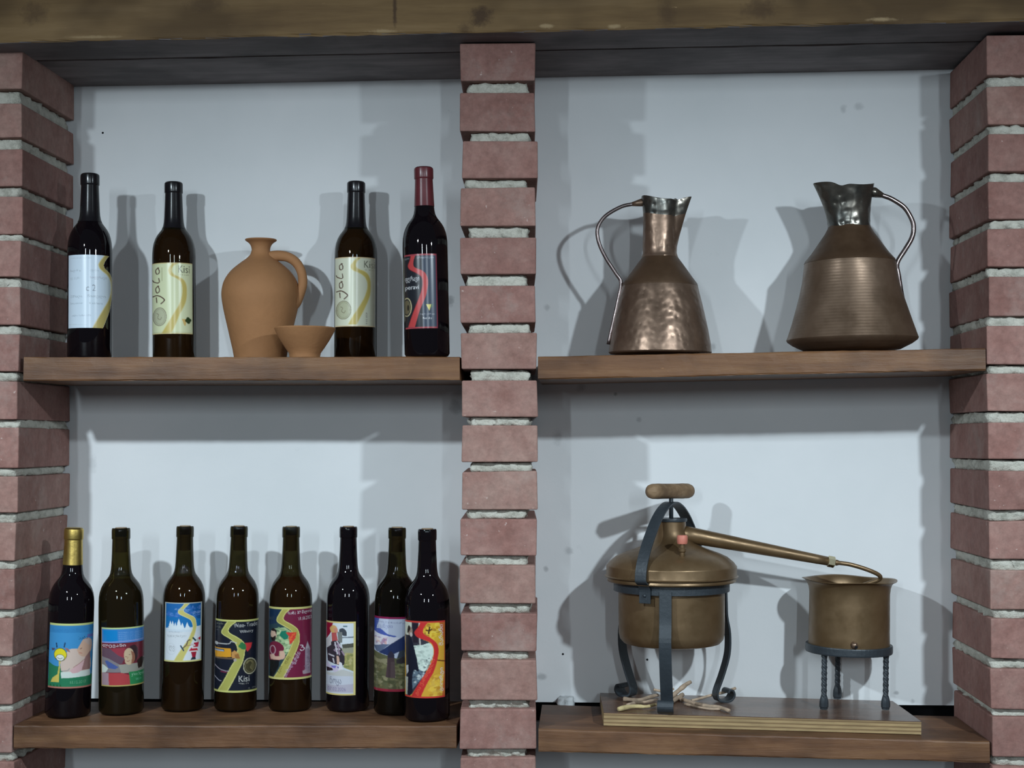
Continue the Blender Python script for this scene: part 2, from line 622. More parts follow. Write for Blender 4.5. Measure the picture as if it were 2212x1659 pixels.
BW, BD, BH = 0.120, 0.250, 0.061
brick_meshes = []
for k in range(6):
    mb = MB().box(-BW / 2, BW / 2, -BD / 2, BD / 2, -BH / 2, BH / 2)
    mb.v = [(x + random.uniform(-.0012, .0012), y + random.uniform(-.0012, .0012), z + random.uniform(-.0012, .0012)) for x, y, z in mb.v]
    o = mb.build('brick', M['brick'], bevel=0.0022)
    brick_meshes.append(o.data)
    bpy.data.objects.remove(o)


def pillar(label, courses, edge, side, mort_rec, mort_side, turn=0.0):
    """courses: (top, bottom) photo rows of each brick on the front face; edge: table row -> px of the reference front edge"""
    zlo = P(1100, courses[-1][1], 0).z
    xr = P(interp(edge, 900), 900, 0).x
    base = thing('brick_pillar', label, 'pillar', (xr, 0.0, zlo))
    prev = None
    for i, (t, b) in enumerate(courses):
        mid = (t + b) / 2
        pxe = interp(edge, mid)
        top, bot = P(pxe, t, 0), P(pxe, b, 0)
        x = top.x + side * BW / 2 + random.uniform(-.001, .001)
        h = top.z - bot.z
        me = brick_meshes[(i * 5 + int(side) + 3) % 6]
        o = link('brick', me, base, (x - xr - math.sin(turn) * BD / 2, BD / 2 + random.uniform(-.0015, .0015), (top.z + bot.z) / 2 - zlo),
                 (0, random.uniform(-.006, .006), turn + random.uniform(-.006, .006) + (PI if i % 2 else 0)))
        o.scale.z = h / BH
        if prev is not None:
            zj0, zj1 = top.z, prev
            hj = (zj1 - zj0) * 0.90 + 0.001
            me = lump(BW - 2 * mort_side, BD - 0.012 - mort_rec, hj, 0.0065, i + 20 * (side + 2))
            link('mortar', me, base, (x - xr - math.sin(turn) * BD / 2 + random.uniform(-.003, .003), BD / 2 - 0.003 + mort_rec / 2, (zj0 + zj1) / 2 - (zj1 - zj0) * 0.06 - zlo), (0, 0, turn))
        prev = bot.z
    return base


LEFT = [(109, 193), (223, 297), (323, 402), (424, 505), (520, 597), (621, 701), (722, 803), (823, 906), (925, 1011),
        (1029, 1107), (1130, 1211), (1231, 1316), (1336, 1420), (1440, 1523), (1541, 1627), (1646, 1730), (1750, 1834), (1854, 1938), (1958, 2042)]
RIGHT = [(77, 163), (186, 269), (290, 372), (394, 473), (494, 577), (599, 682), (705, 788), (807, 889), (913, 993), (1018, 1101),
         (1125, 1208), (1233, 1316), (1338, 1424), (1445, 1533), (1548, 1636), (1656, 1740), (1760, 1844), (1864, 1948), (1968, 2052)]
MID = [(93, 175), (200, 283), (304, 385), (406, 487), (512, 591), (618, 697), (719, 798), (822, 900), (918, 998), (1019, 1100),
       (1120, 1199), (1222, 1304), (1325, 1408), (1426, 1512), (1531, 1618), (1637, 1720), (1740, 1823), (1843, 1926), (1946, 2030)]
LE = [(109, 50), (300, 49), (505, 46.5), (700, 42.5), (822, 40), (1012, 39), (1130, 35), (1316, 29), (1600, 27)]
RE = [(78, 2134), (300, 2133), (470, 2132), (705, 2134), (890, 2133), (1125, 2136), (1316, 2138), (1533, 2141), (1640, 2143)]
ME = [(130, 1076), (240, 1075.5), (345, 1079), (445, 1075.5), (550, 1075), (657, 1075), (758, 1077), (860, 1079.5), (958, 1079.5),
      (1060, 1078), (1160, 1077), (1263, 1076.5), (1366, 1078), (1470, 1076.5), (1575, 1073.5), (1680, 1076.5)]
pillar('red brick pillar at the left edge beside the bottle shelves', LEFT, LE, -1, 0.006, 0.005)
pillar('red brick pillar standing between the two pairs of shelves', MID, ME, 0, 0.008, 0.013, R_(2.0))
pillar('red brick pillar at the right edge beside the copper ware shelves', RIGHT, RE, 1, 0.006, 0.005)


# ------------------------------------------------------------------ planks (beams and shelves)
def plank(name, label, cat, L, Rr, y0, y1, mat, jit=0.0010, bev=0.003, n=48, seed=0):
    """L, Rr: (x, z_top, z_bottom) at the left and right end"""
    mb = MB()
    vs, fs = [], []
    ox, oz = L[0], L[2]
    m = 12
    for i in range(n + 1):
        t = i / n
        x = L[0] + (Rr[0] - L[0]) * t
        zt = L[1] + (Rr[1] - L[1]) * t
        zb = L[2] + (Rr[2] - L[2]) * t
        b = bev
        ring = [(y0 + b, zb), (y1 - b, zb), (y1, zb + b), (y1, zt - b), (y1 - b, zt), (y0 + b, zt), (y0 + b * .3, zt - b * .3),
                (y0, zt - b), (y0, (zt + zb) / 2), (y0, zb + b), (y0 + b * .3, zb + b * .3), (y0 + b * .6, zb + b * .1)]
        for k, (y, z) in enumerate(ring):
            q = Vector((x * 9 + seed * 11, k * 0.35, seed * 5.0))
            q2 = Vector((x * 55 + seed * 11, k * 0.8, seed * 5.0))
            j = jit * (noise.noise(q) * 1.3 + noise.noise(q2) * 0.8)
            wgt = 1.0 if k in (0, 5, 6, 7, 9, 10, 11) else 0.3
            vs.append((x - ox, y + j * wgt, z - oz + j * wgt * 0.9))
    for i in range(n):
        for k in range(m):
            k2 = (k + 1) % m
            fs.append((i * m + k, i * m + k2, (i + 1) * m + k2, (i + 1) * m + k))
    fs.append(tuple(range(m - 1, -1, -1)))
    fs.append(tuple(range(n * m, n * m + m)))
    mb.add(vs, fs)
    o = mb.build(name, mat, None, (ox, 0, oz))
    if isinstance(mat, list):                       # bare grey wood on the underside
        for p in o.data.polygons:
            if p.normal.z < -0.8:
                p.material_index = 1
    return tag(o, label, cat)


plank('wooden_beam', 'heavy brown wooden beam across the top of the brick pillars', 'beam',
      (bl.x, bl.z + 0.20, bl.z), (br.x, br.z + 0.20, br.z), by0, 0.060, [M['beam'], M['soffit']], 0.0018, 0.004, 140, 1)
plank('wooden_beam', 'second wooden beam behind the heavy beam against the white wall', 'beam',
      (bl.x, bl.z + 0.19, bl.z + 0.001), (br.x, br.z + 0.19, br.z + 0.001), 0.067, 0.253, M['soffit'], 0.0012, 0.003, 60, 2)

SH = {}


def shelf(key, label, l, r, seed, y1=0.222):
    """l, r: (px, top row, bottom row) of the front face ends"""
    a, b = P(l[0], l[1], 0.002), P(l[0], l[2], 0.002)
    c, d = P(r[0], r[1], 0.002), P(r[0], r[2], 0.002)
    SH[key] = (a.x, a.z, c.x, c.z)
    return plank('wall_shelf', label, 'shelf', (a.x, a.z, b.z), (c.x, c.z, d.z), 0.002, y1, M['shelf' if key[0] == 'U' else 'shelf_low'], 0.0009, 0.0025, 60, seed)


def zs(key, x):
    x0, z0, x1, z1 = SH[key]
    return z0 + (z1 - z0) * (x - x0) / (x1 - x0)


def slope(key):
    x0, z0, x1, z1 = SH[key]
    return math.atan2(z1 - z0, x1 - x0)


shelf('UL', 'brown wooden shelf under the clay jug and four wine bottles', (51, 771, 823), (993, 771, 821), 3, 0.25)
shelf('UR', 'brown wooden shelf under the two copper jugs', (1162, 770, 820), (2129, 752, 800), 4, 0.25)
shelf('LL', 'brown wooden shelf under the row of eight wine bottles', (30, 1567, 1617), (986, 1567, 1617), 5)
shelf('LR', 'brown wooden shelf under the copper still', (1163, 1575, 1624), (2138, 1603, 1648), 6)


# ------------------------------------------------------------------ printed labels
_tx_cache = {}


def text_tris(s):
    if s in _tx_cache:
        return _tx_cache[s]
    cu = bpy.data.curves.new('lettering', 'FONT')
    cu.body = s
    cu.resolution_u = 3
    o = bpy.data.objects.new('lettering', cu)
    COL.objects.link(o)
    dg = bpy.context.evaluated_depsgraph_get()
    ev = o.evaluated_get(dg)
    me = ev.to_mesh()
    me.calc_loop_triangles()
    v = np.array([(p.co.x, p.co.y) for p in me.vertices]) if len(me.vertices) else np.zeros((0, 2))
    t = np.array([tuple(x.vertices) for x in me.loop_triangles]) if len(me.loop_triangles) else np.zeros((0, 3), int)
    ev.to_mesh_clear()
    bpy.data.objects.remove(o)
    bpy.data.curves.remove(cu)
    if len(v):
        v = v - v.min(0)
    _tx_cache[s] = (v, t)
    return v, t


class Art:
    """small raster painter; coordinates are given in a rectangle (xl, xr, yt, yb), with a shear for leaning labels"""

    def __init__(s, xl, xr, yt, yb, bg, shear=0.0, gain=1.0, W=260, H=420):
        s.r = (xl, xr, yt, yb)
        s.sh = shear
        s.W, s.H, s.g = W, H, gain
        s.a = np.zeros((H, W, 3))
        s.al = np.ones((H, W))
        s.a[:] = s.c(bg)

    def c(s, c):
        return np.array([min(1.0, lin(x) * s.g) for x in c])

    def tr(s, pts):
        xl, xr, yt, yb = s.r
        p = np.array(pts, float)
        v = (p[:, 1] - yt) / (yb - yt)
        u = (p[:, 0] + s.sh * v - xl) / (xr - xl)
        return np.stack([u * s.W, v * s.H], 1)

    def mask(s, q):
        x0, y0 = np.floor(q.min(0)).astype(int)
        x1, y1 = np.ceil(q.max(0)).astype(int) + 1
        x0, y0, x1, y1 = max(x0, 0), max(y0, 0), min(x1, s.W), min(y1, s.H)
        if x1 <= x0 or y1 <= y0:
            return None
        yy, xx = np.mgrid[y0:y1, x0:x1]
        xx = xx + 0.5
        yy = yy + 0.5
        ins = np.zeros(xx.shape, bool)
        n = len(q)
        for i in range(n):
            ax, ay = q[i]
            bx, by = q[(i + 1) % n]
            cnd = (ay > yy) != (by > yy)
            if by != ay:
                ins ^= cnd & (xx < (bx - ax) * (yy - ay) / (by - ay) + ax)
        return (slice(y0, y1), slice(x0, x1)), ins

    def poly(s, pts, col, op=1.0):
        r = s.mask(s.tr(pts))
        if r:
            sl, m = r
            s.a[sl][m] = s.a[sl][m] * (1 - op) + s.c(col) * op
        return s

    def cut(s, pts):
        r = s.mask(s.tr(pts))
        if r:
            sl, m = r
            s.al[sl][m] = 0
        return s

    def rect(s, x0, y0, x1, y1, col, op=1.0):
        return s.poly([(x0, y0), (x1, y0), (x1, y1), (x0, y1)], col, op)

    def ell(s, cx, cy, rx, ry, col, op=1.0, n=28):
        return s.poly([(cx + rx * math.cos(2 * PI * k / n), cy + ry * math.sin(2 * PI * k / n)) for k in range(n)], col, op)

    def ring(s, cx, cy, rx, ry, w, col, op=1.0):
        n = 32
        for k in range(n):
            a, b = 2 * PI * k / n, 2 * PI * (k + 1) / n
            s.poly([(cx + rx * math.cos(a), cy + ry * math.sin(a)), (cx + rx * math.cos(b), cy + ry * math.sin(b)),
                    (cx + (rx - w) * math.cos(b), cy + (ry - w) * math.sin(b)), (cx + (rx - w) * math.cos(a), cy + (ry - w) * math.sin(a))], col, op)
        return s

    def line(s, pts, w, col, op=1.0):
        for (a, b) in zip(pts, pts[1:]):
            a, b = Vector(a), Vector(b)
            d = (b - a)
            if d.length < 1e-6:
                continue
            d.normalize()
            n = Vector((-d.y, d.x)) * w / 2
            e = d * w * 0.25
            s.poly([a - n - e, b - n + e, b + n + e, a + n - e], col, op)
        return s

    def text(s, t, x, y, wd, ht, col, rot=0.0, op=1.0):
        """left bottom corner (x, y), drawn wd wide and ht tall, turned rot degrees counter-clockwise"""
        v, tri = text_tris(t)
        if not len(tri):
            return s
        ex = np.maximum(v.max(0), 1e-6)
        q = v / ex * np.array([wd, ht])
        ca, sa = math.cos(R_(rot)), math.sin(R_(rot))
        xx = x + q[:, 0] * ca - q[:, 1] * sa
        yy = y - (q[:, 0] * sa + q[:, 1] * ca)
        p = s.tr(np.stack([xx, yy], 1))
        for a in tri:
            r = s.mask(p[a])
            if r:
                sl, m = r
                s.a[sl][m] = s.a[sl][m] * (1 - op) + s.c(col) * op
        return s

    def border(s, w, col, sides='tblr'):
        xl, xr, yt, yb = s.r
        wx = int(w / (xr - xl) * s.W)
        wy = max(1, int(w / (yb - yt) * s.H))
        wx = max(1, wx)
        c = s.c(col)
        if 't' in sides:
            s.a[:wy] = c
        if 'b' in sides:
            s.a[-wy:] = c
        if 'l' in sides:
            s.a[:, :wx] = c
        if 'r' in sides:
            s.a[:, -wx:] = c
        return s

    def speckle(s, x0, y0, x1, y1, cols, n, rad, seed=1):
        rn = random.Random(seed)
        for _ in range(n):
            s.ell(rn.uniform(x0, x1), rn.uniform(y0, y1), rad * rn.uniform(.5, 1.4), rad * rn.uniform(.3, 1.0), rn.choice(cols), 0.7, 8)
        return s


def ribbon(art, left, right, col, edge=None, ew=12):
    art.poly(left + right[::-1], col)
    if edge:
        art.line(left, ew, edge)
        art.line(right, ew, edge)
    return art


def sm2(pts, n=5):
    return [(p.x, p.y) for p in smooth_pts([(x, y, 0) for x, y in pts], n)]


def art_u1():
    a = Art(135, 978, 105, 1552, (196, 210, 222), gain=1.15)
    L = sm2([(830, 105), (760, 200), (715, 290), (745, 380), (880, 490), (935, 580), (955, 700), (945, 850), (900, 1000), (820, 1150), (720, 1330), (600, 1552)])
    Rr = sm2([(915, 105), (850, 200), (815, 290), (835, 360), (930, 450), (975, 560), (978, 700), (975, 870), (950, 1080), (900, 1280), (800, 1552)])
    ribbon(a, L, Rr, (170, 155, 95))
    a.line(L, 16, (205, 195, 150))
    a.cut(Rr + [(1100, 1552), (1100, 105)])
    G = (150, 162, 172)
    a.text('ქართული ღვინო', 180, 185, 400, 30, (165, 175, 185))
    a.text('საქართ', 175, 455, 190, 60, (140, 150, 160)).text('ღვინო', 550, 445, 160, 55, G)
    a.text('ყვ. ღვინო', 175, 600, 200, 65, (165, 178, 188)).text('საფერავი', 540, 590, 330, 65, (160, 165, 178))
    a.text('c 2', 470, 825, 190, 130, (130, 138, 148))
    a.text('მშრალი', 180, 970, 210, 70, G).text('წითელი', 500, 965, 350, 70, G)
    a.text('Saperavi', 175, 1090, 230, 45, (140, 155, 165)).text('Kakheti', 530, 1085, 260, 45, G)
    a.text('ალაზანი 12%', 200, 1335, 370, 50, (150, 162, 175))
    a.line([(150, 1480), (480, 1490)], 6, (175, 188, 195))
    return a


def jolo_common(a, S, text_x, seal, kisi):
    L, Rr = S
    ribbon(a, sm2(L), sm2(Rr), (190, 172, 98), (205, 195, 140), 14)
    INK = (92, 72, 62)
    x0 = text_x
    # hand-lettered word running upwards
    a.line(sm2([(x0 - 80, 790 + 15), (x0 + 20, 795), (x0 + 120, 850), (x0 + 150, 900), (x0 + 80, 965)]), 24, INK)
    a.line([(x0 - 10, 830), (x0, 935)], 20, INK)
    for (cy, hh) in ((660, 75), (285, 70)):
        a.line(sm2([(x0 + 45, cy - hh + 15), (x0 - 5, cy - hh + 40), (x0 - 20, cy + 10), (x0, cy + hh), (x0 + 45, cy + hh - 15), (x0 + 50, cy), (x0 + 20, cy - hh + 10)]), 20, INK)
    a.line(sm2([(x0 - 85, 465), (x0 - 60, 505), (x0 + 10, 535), (x0 + 50, 520), (x0 + 40, 440)]), 20, INK)
    cx, cy, rx, ry = seal
    a.ell(cx, cy, rx, ry, (178, 180, 152))
    a.ring(cx, cy, rx, ry, 14, (135, 130, 108))
    a.ring(cx, cy, rx - 32, ry - 34, 8, (150, 148, 122))
    a.line(sm2([(cx - 60, cy - 70), (cx - 20, cy - 40), (cx - 40, cy + 20), (cx + 10, cy + 60), (cx + 40, cy + 10)]), 12, (128, 122, 100))
    kx, ky = kisi
    a.text('Kisi', kx, ky, 230, 150, (98, 98, 84))
    a.text('WHITE DRY', kx + 20, ky + 55, 200, 28, (140, 138, 112))


def art_u2():
    a = Art(100, 908, 130, 1578, (205, 210, 172), gain=1.12)
    S = ([(520, 130), (450, 220), (430, 300), (470, 390), (620, 470), (690, 560), (700, 760), (640, 980), (520, 1180), (400, 1380), (290, 1560)],
         [(640, 130), (530, 200), (495, 290), (540, 370), (700, 450), (780, 560), (795, 760), (760, 960), (650, 1180), (570, 1380), (480, 1560)])
    jolo_common(a, S, 195, (250, 1225, 140, 190), (625, 335))
    a.line([(300, 230), (300, 500)], 8, (165, 165, 130))
    a.poly([(690, 1270), (800, 1270), (760, 1420), (740, 1400)], (200, 170, 105))
    for dx, dy in ((0, 0), (35, 30), (-25, 40), (10, 70)):
        a.ell(815 + dx, 1265 + dy, 34, 34, (46, 66, 40))
    a.line([(120, 1540), (880, 1540)], 6, (150, 145, 110))
    a.border(18, (190, 172, 120), 'tb')
    return a


def art_u3():
    a = Art(115, 950, 100, 1530, (206, 208, 186), gain=1.12)
    S = ([(580, 105), (490, 200), (440, 290), (480, 370), (640, 440), (740, 520), (785, 640), (770, 800), (700, 980), (580, 1180), (480, 1330), (390, 1490)],
         [(660, 105), (580, 180), (545, 270), (590, 340), (740, 400), (820, 490), (858, 640), (845, 850), (790, 1020), (690, 1240), (620, 1380), (570, 1490)])
    jolo_common(a, S, 225, (295, 1190, 160, 195), (715, 320))
    a.text('WINE OF GEORGIA', 790, 1480, 240, 40, (120, 110, 110), 90)
    a.rect(850, 100, 950, 1530, (176, 172, 150), 0.5)  # darker right edge: shade of the turned-away side, painted into the print
    a.border(18, (205, 180, 140), 'tb')
    return a


def art_u4():
    a = Art(130, 775, 85, 1575, (52, 62, 78), gain=1.1)
    a.rect(130, 85, 480, 1575, (34, 36, 42))
    L = [(265, 90), (240, 200), (200, 310), (240, 390), (370, 470), (460, 540), (485, 660), (460, 820), (410, 960), (330, 1150), (250, 1350), (170, 1575)]
    Rr = [(360, 90), (320, 200), (310, 300), (350, 360), (480, 420), (560, 500), (595, 620), (580, 790), (530, 970), (430, 1190), (360, 1400), (310, 1575)]
    ribbon(a, sm2(L), sm2(Rr), (178, 66, 66))
    a.line(sm2(L), 10, (120, 40, 44))
    W_ = (206, 206, 208)
    a.text('ფერავი', 140, 650, 280, 130, W_)
    a.text('peravi', 140, 815, 270, 110, W_)
    a.ring(165, 1135, 100, 190, 22, (170, 160, 125))
    a.ell(165, 1135, 70, 140, (100, 92, 70))
    a.ell(190, 1150, 22, 60, (44, 40, 32))
    a.poly([(545, 1095), (650, 1095), (610, 1225)], (206, 192, 110))
    a.poly([(650, 1095), (690, 1090), (680, 1150), (640, 1165)], (52, 92, 62))
    a.text('ქართული ღვინო', 380, 185, 330, 45, (170, 176, 184)).text('ღვინო', 140, 190, 90, 40, (150, 152, 156))
    a.text('საფერავი მშრალი', 430, 1315, 280, 40, (160, 160, 168))
    a.text('Red dry', 480, 1400, 180, 50, W_)
    a.border(32, (150, 62, 70), 'tb')
    a.border(26, (112, 48, 62), 'r')
    return a


def art_l1():
    a = Art(152, 1088, 118, 1580, (66, 142, 196), shear=62)
    a.rect(152, 118, 1100, 330, (58, 132, 186))
    a.text('წყალი ღვინო მზე', 200, 330, 620, 110, (52, 112, 168), op=.6)
    a.poly(sm2([(120, 1000), (230, 1070), (320, 1080), (420, 1060)]) + [(1090, 1330), (1090, 1580), (90, 1580)], (42, 118, 84))
    a.rect(380, 1330, 1100, 1560, (44, 122, 86))
    # lying baby in pale clothes
    a.poly(sm2([(380, 1180), (370, 1000), (470, 820), (560, 700), (740, 690), (900, 780), (1000, 860), (1000, 1180), (800, 1230), (560, 1250), (380, 1190)]), (206, 184, 172))
    a.poly([(370, 1210), (1000, 1190), (1000, 1320), (380, 1350)], (205, 215, 208))
    a.poly(sm2([(560, 1180), (720, 1060), (860, 960), (890, 1100), (760, 1220), (620, 1240)]), (208, 170, 172))
    a.poly(sm2([(720, 720), (790, 600), (860, 490), (960, 460), (1040, 520), (1040, 700), (980, 840), (860, 880), (760, 820)]), (204, 168, 146))
    a.poly(sm2([(860, 500), (960, 465), (1040, 530), (1030, 640), (950, 600)]), (196, 172, 160))
    a.poly([(820, 1180), (900, 890), (1010, 760), (1000, 1180)], (150, 112, 108))
    a.line([(790, 700), (830, 680)], 14, (120, 84, 72)).line([(770, 780), (830, 800)], 12, (190, 110, 100))
    a.line([(390, 1190), (520, 1180), (560, 1130)], 18, (150, 150, 148))
    a.line([(640, 1110), (780, 1020), (880, 940)], 12, (160, 120, 110))
    # plain giraffe drawing
    a.poly([(330, 960), (370, 960), (350, 1110), (325, 1440), (150, 1450), (190, 1350), (300, 1260), (330, 1080)], (204, 186, 92))
    a.ell(365, 820, 140, 150, (70, 76, 30)).ell(365, 820, 128, 138, (226, 210, 44))
    a.ell(360, 890, 95, 78, (70, 76, 40)).ell(360, 890, 85, 68, (222, 226, 218))
    a.line(sm2([(300, 890), (360, 915), (410, 890)]), 14, (110, 112, 110))
    a.line([(285, 560), (295, 660)], 26, (36, 66, 98)).line([(470, 550), (450, 650)], 26, (36, 66, 98))
    a.poly([(450, 660), (540, 680), (580, 770), (500, 730)], (150, 110, 110)).poly([(180, 680), (260, 680), (240, 720), (190, 740)], (80, 78, 96))
    a.text('საბა', 760, 485, 200, 75, (30, 56, 76))
    a.rect(950, 380, 1100, 450, (120, 80, 150), .6)
    a.text('18.12.2017', 570, 1475, 340, 62, (110, 165, 130))
    for k in range(4):
        a.poly([(130 + 70 * k, 1540), (150 + 70 * k, 1480), (170 + 70 * k, 1540)], (30, 92, 54))
    a.border(46, (196, 204, 132), 't')
    a.border(40, (170, 112, 100), 'b')
    return a


def art_l2():
    a = Art(168, 1168, 150, 1580, (112, 44, 56), shear=10)
    a.rect(160, 150, 1170, 520, (66, 128, 192))
    a.rect(215, 210, 545, 490, (20, 128, 196))
    for k in range(5):
        a.text('დაბადების დღე მრავალი', 570, 290 + 46 * k, 560, 36, (132, 176, 222), op=.75)
    a.line([(170, 512), (1170, 470)], 26, (136, 150, 206))
    a.poly([(160, 640), (420, 660), (700, 900), (640, 1030), (160, 1060)], (98, 74, 88))
    a.poly([(360, 660), (720, 640), (700, 900), (560, 830)], (150, 56, 70))
    a.poly([(160, 850), (330, 900), (640, 1080), (640, 1240), (160, 1240)], (128, 122, 126))
    a.poly([(240, 960), (300, 950), (560, 1110), (480, 1160), (320, 1130)], (74, 92, 150))
    a.poly([(160, 1040), (220, 1060), (320, 1140), (260, 1240), (160, 1250)], (196, 204, 196))
    a.poly([(560, 1050), (1000, 1040), (1170, 900), (1170, 1260), (620, 1260)], (150, 148, 138))
    a.poly([(990, 980), (1100, 900), (1170, 960), (1100, 1160), (1020, 1180)], (52, 40, 36))
    # child's face
    a.poly(sm2([(820, 620), (940, 590), (1010, 700), (1000, 900), (930, 1000), (860, 900)]), (58, 40, 44))
    a.poly(sm2([(690, 860), (700, 740), (780, 660), (880, 700), (930, 860), (890, 1020), (800, 1070), (720, 1020)]), (196, 172, 142))
    a.poly(sm2([(850, 720), (930, 800), (940, 960), (860, 1050), (880, 880)]), (146, 98, 78))
    a.line([(720, 862), (752, 868)], 12, (120, 88, 72)).line([(805, 822), (842, 818)], 12, (120, 88, 72))
    a.line(sm2([(750, 968), (785, 982), (815, 958)]), 18, (160, 108, 92))
    a.line([(780, 870), (770, 920)], 12, (168, 128, 100))
    # plain red and grey field at the lower left
    a.poly([(160, 1250), (640, 1250), (840, 1330), (840, 1560), (160, 1560)], (172, 66, 70))
    a.poly([(160, 1250), (330, 1250), (330, 1560), (160, 1560)], (150, 160, 172), .6)
    a.poly([(800, 1240), (1170, 1230), (1170, 1560), (830, 1560)], (46, 128, 78))
    a.text('ლევანი', 190, 635, 540, 90, (214, 208, 214))
    a.text('ერთი წლის', 860, 1360, 300, 90, (150, 196, 168)).text('2019', 960, 1460, 130, 50, (110, 180, 150))
    a.border(40, (190, 206, 140), 't')
    a.border(34, (176, 160, 96), 'b')
    a.border(14, (190, 150, 110), 'l')
    return a


def art_l3():
    a = Art(135, 1022, 75, 1548, (214, 220, 226), shear=14)
    a.rect(135, 75, 1030, 640, (38, 104, 170))
    a.poly([(135, 420), (1030, 380), (1030, 700), (135, 720)], (30, 112, 176))
    a.poly([(700, 75), (1030, 75), (1030, 500), (900, 480)], (22, 84, 146))
    a.speckle(170, 330, 560, 420, [(90, 140, 205), (60, 110, 185)], 40, 34, 3)
    a.speckle(600, 160, 1000, 420, [(84, 128, 196), (60, 104, 176)], 40, 34, 4)
    a.poly(sm2([(140, 720), (300, 690), (500, 700), (760, 690), (1030, 660)]) + [(1030, 800), (140, 800)], (206, 218, 228))
    for (x, y, w_, h_) in ((265, 530, 70, 210), (320, 530, 60, 200), (380, 560, 50, 170), (465, 470, 90, 270), (550, 570, 60, 160), (665, 560, 70, 190), (700, 640, 60, 110)):
        for k in range(3):
            yy = y + h_ * k * .25
            a.poly([(x, yy), (x + w_ * (.5 + .25 * k), yy + h_ * .5), (x - w_ * (.5 + .25 * k), yy + h_ * .5)], (216, 228, 234))
    L = [(600, 95), (540, 180), (455, 270), (470, 350), (620, 430), (740, 500), (790, 600), (800, 720), (750, 860), (690, 990), (560, 1180), (450, 1350), (340, 1540)]
    Rr = [(720, 95), (640, 170), (575, 260), (600, 310), (720, 380), (840, 460), (880, 600), (880, 720), (850, 850), (800, 990), (720, 1180), (620, 1380), (550, 1540)]
    ribbon(a, sm2(L), sm2(Rr), (200, 190, 112), (216, 210, 160), 14)
    a.text('ახალი წელი', 360, 270, 380, 70, (150, 184, 224), -4).text('გილოცავთ', 800, 380, 190, 60, (150, 184, 224), 8)
    a.text('ქართული ღვინო', 225, 825, 330, 40, (140, 148, 162))
    a.text('ბედნიერი წელი', 190, 945, 460, 72, (150, 156, 158))
    a.text('ღვ', 235, 1290, 130, 140, (160, 164, 168))
    a.ring(285, 1230, 115, 140, 8, (196, 200, 206))
    # figure in a red coat lifting a drinking horn
    a.poly([(830, 1080), (950, 1070), (930, 1190), (820, 1195)], (176, 36, 60))
    a.poly([(770, 1195), (900, 1195), (930, 1290), (700, 1290)], (184, 40, 60))
    a.rect(780, 1190, 910, 1222, (226, 214, 214)).rect(705, 1280, 920, 1306, (226, 214, 214))
    a.poly([(760, 1306), (890, 1306), (870, 1450), (790, 1450)], (158, 34, 56))
    a.poly([(780, 1440), (870, 1440), (880, 1500), (750, 1505)], (42, 46, 58))
    a.ell(935, 1020, 42, 55, (196, 190, 186)).poly([(930, 970), (985, 940), (990, 1020), (960, 1030)], (176, 40, 56))
    a.line([(760, 1110), (850, 1150)], 44, (206, 190, 190))
    a.line(sm2([(560, 1210), (650, 1120), (680, 1030), (740, 1000)]), 30, (110, 96, 82))
    a.line([(510, 1140), (585, 1270)], 34, (58, 78, 96)).line([(805, 955), (870, 1030)], 40, (38, 70, 70))
    a.line([(640, 1150), (760, 1140)], 22, (176, 140, 104))
    a.border(28, (176, 182, 176), 'tlr')
    a.border(38, (206, 200, 130), 'b')
    return a


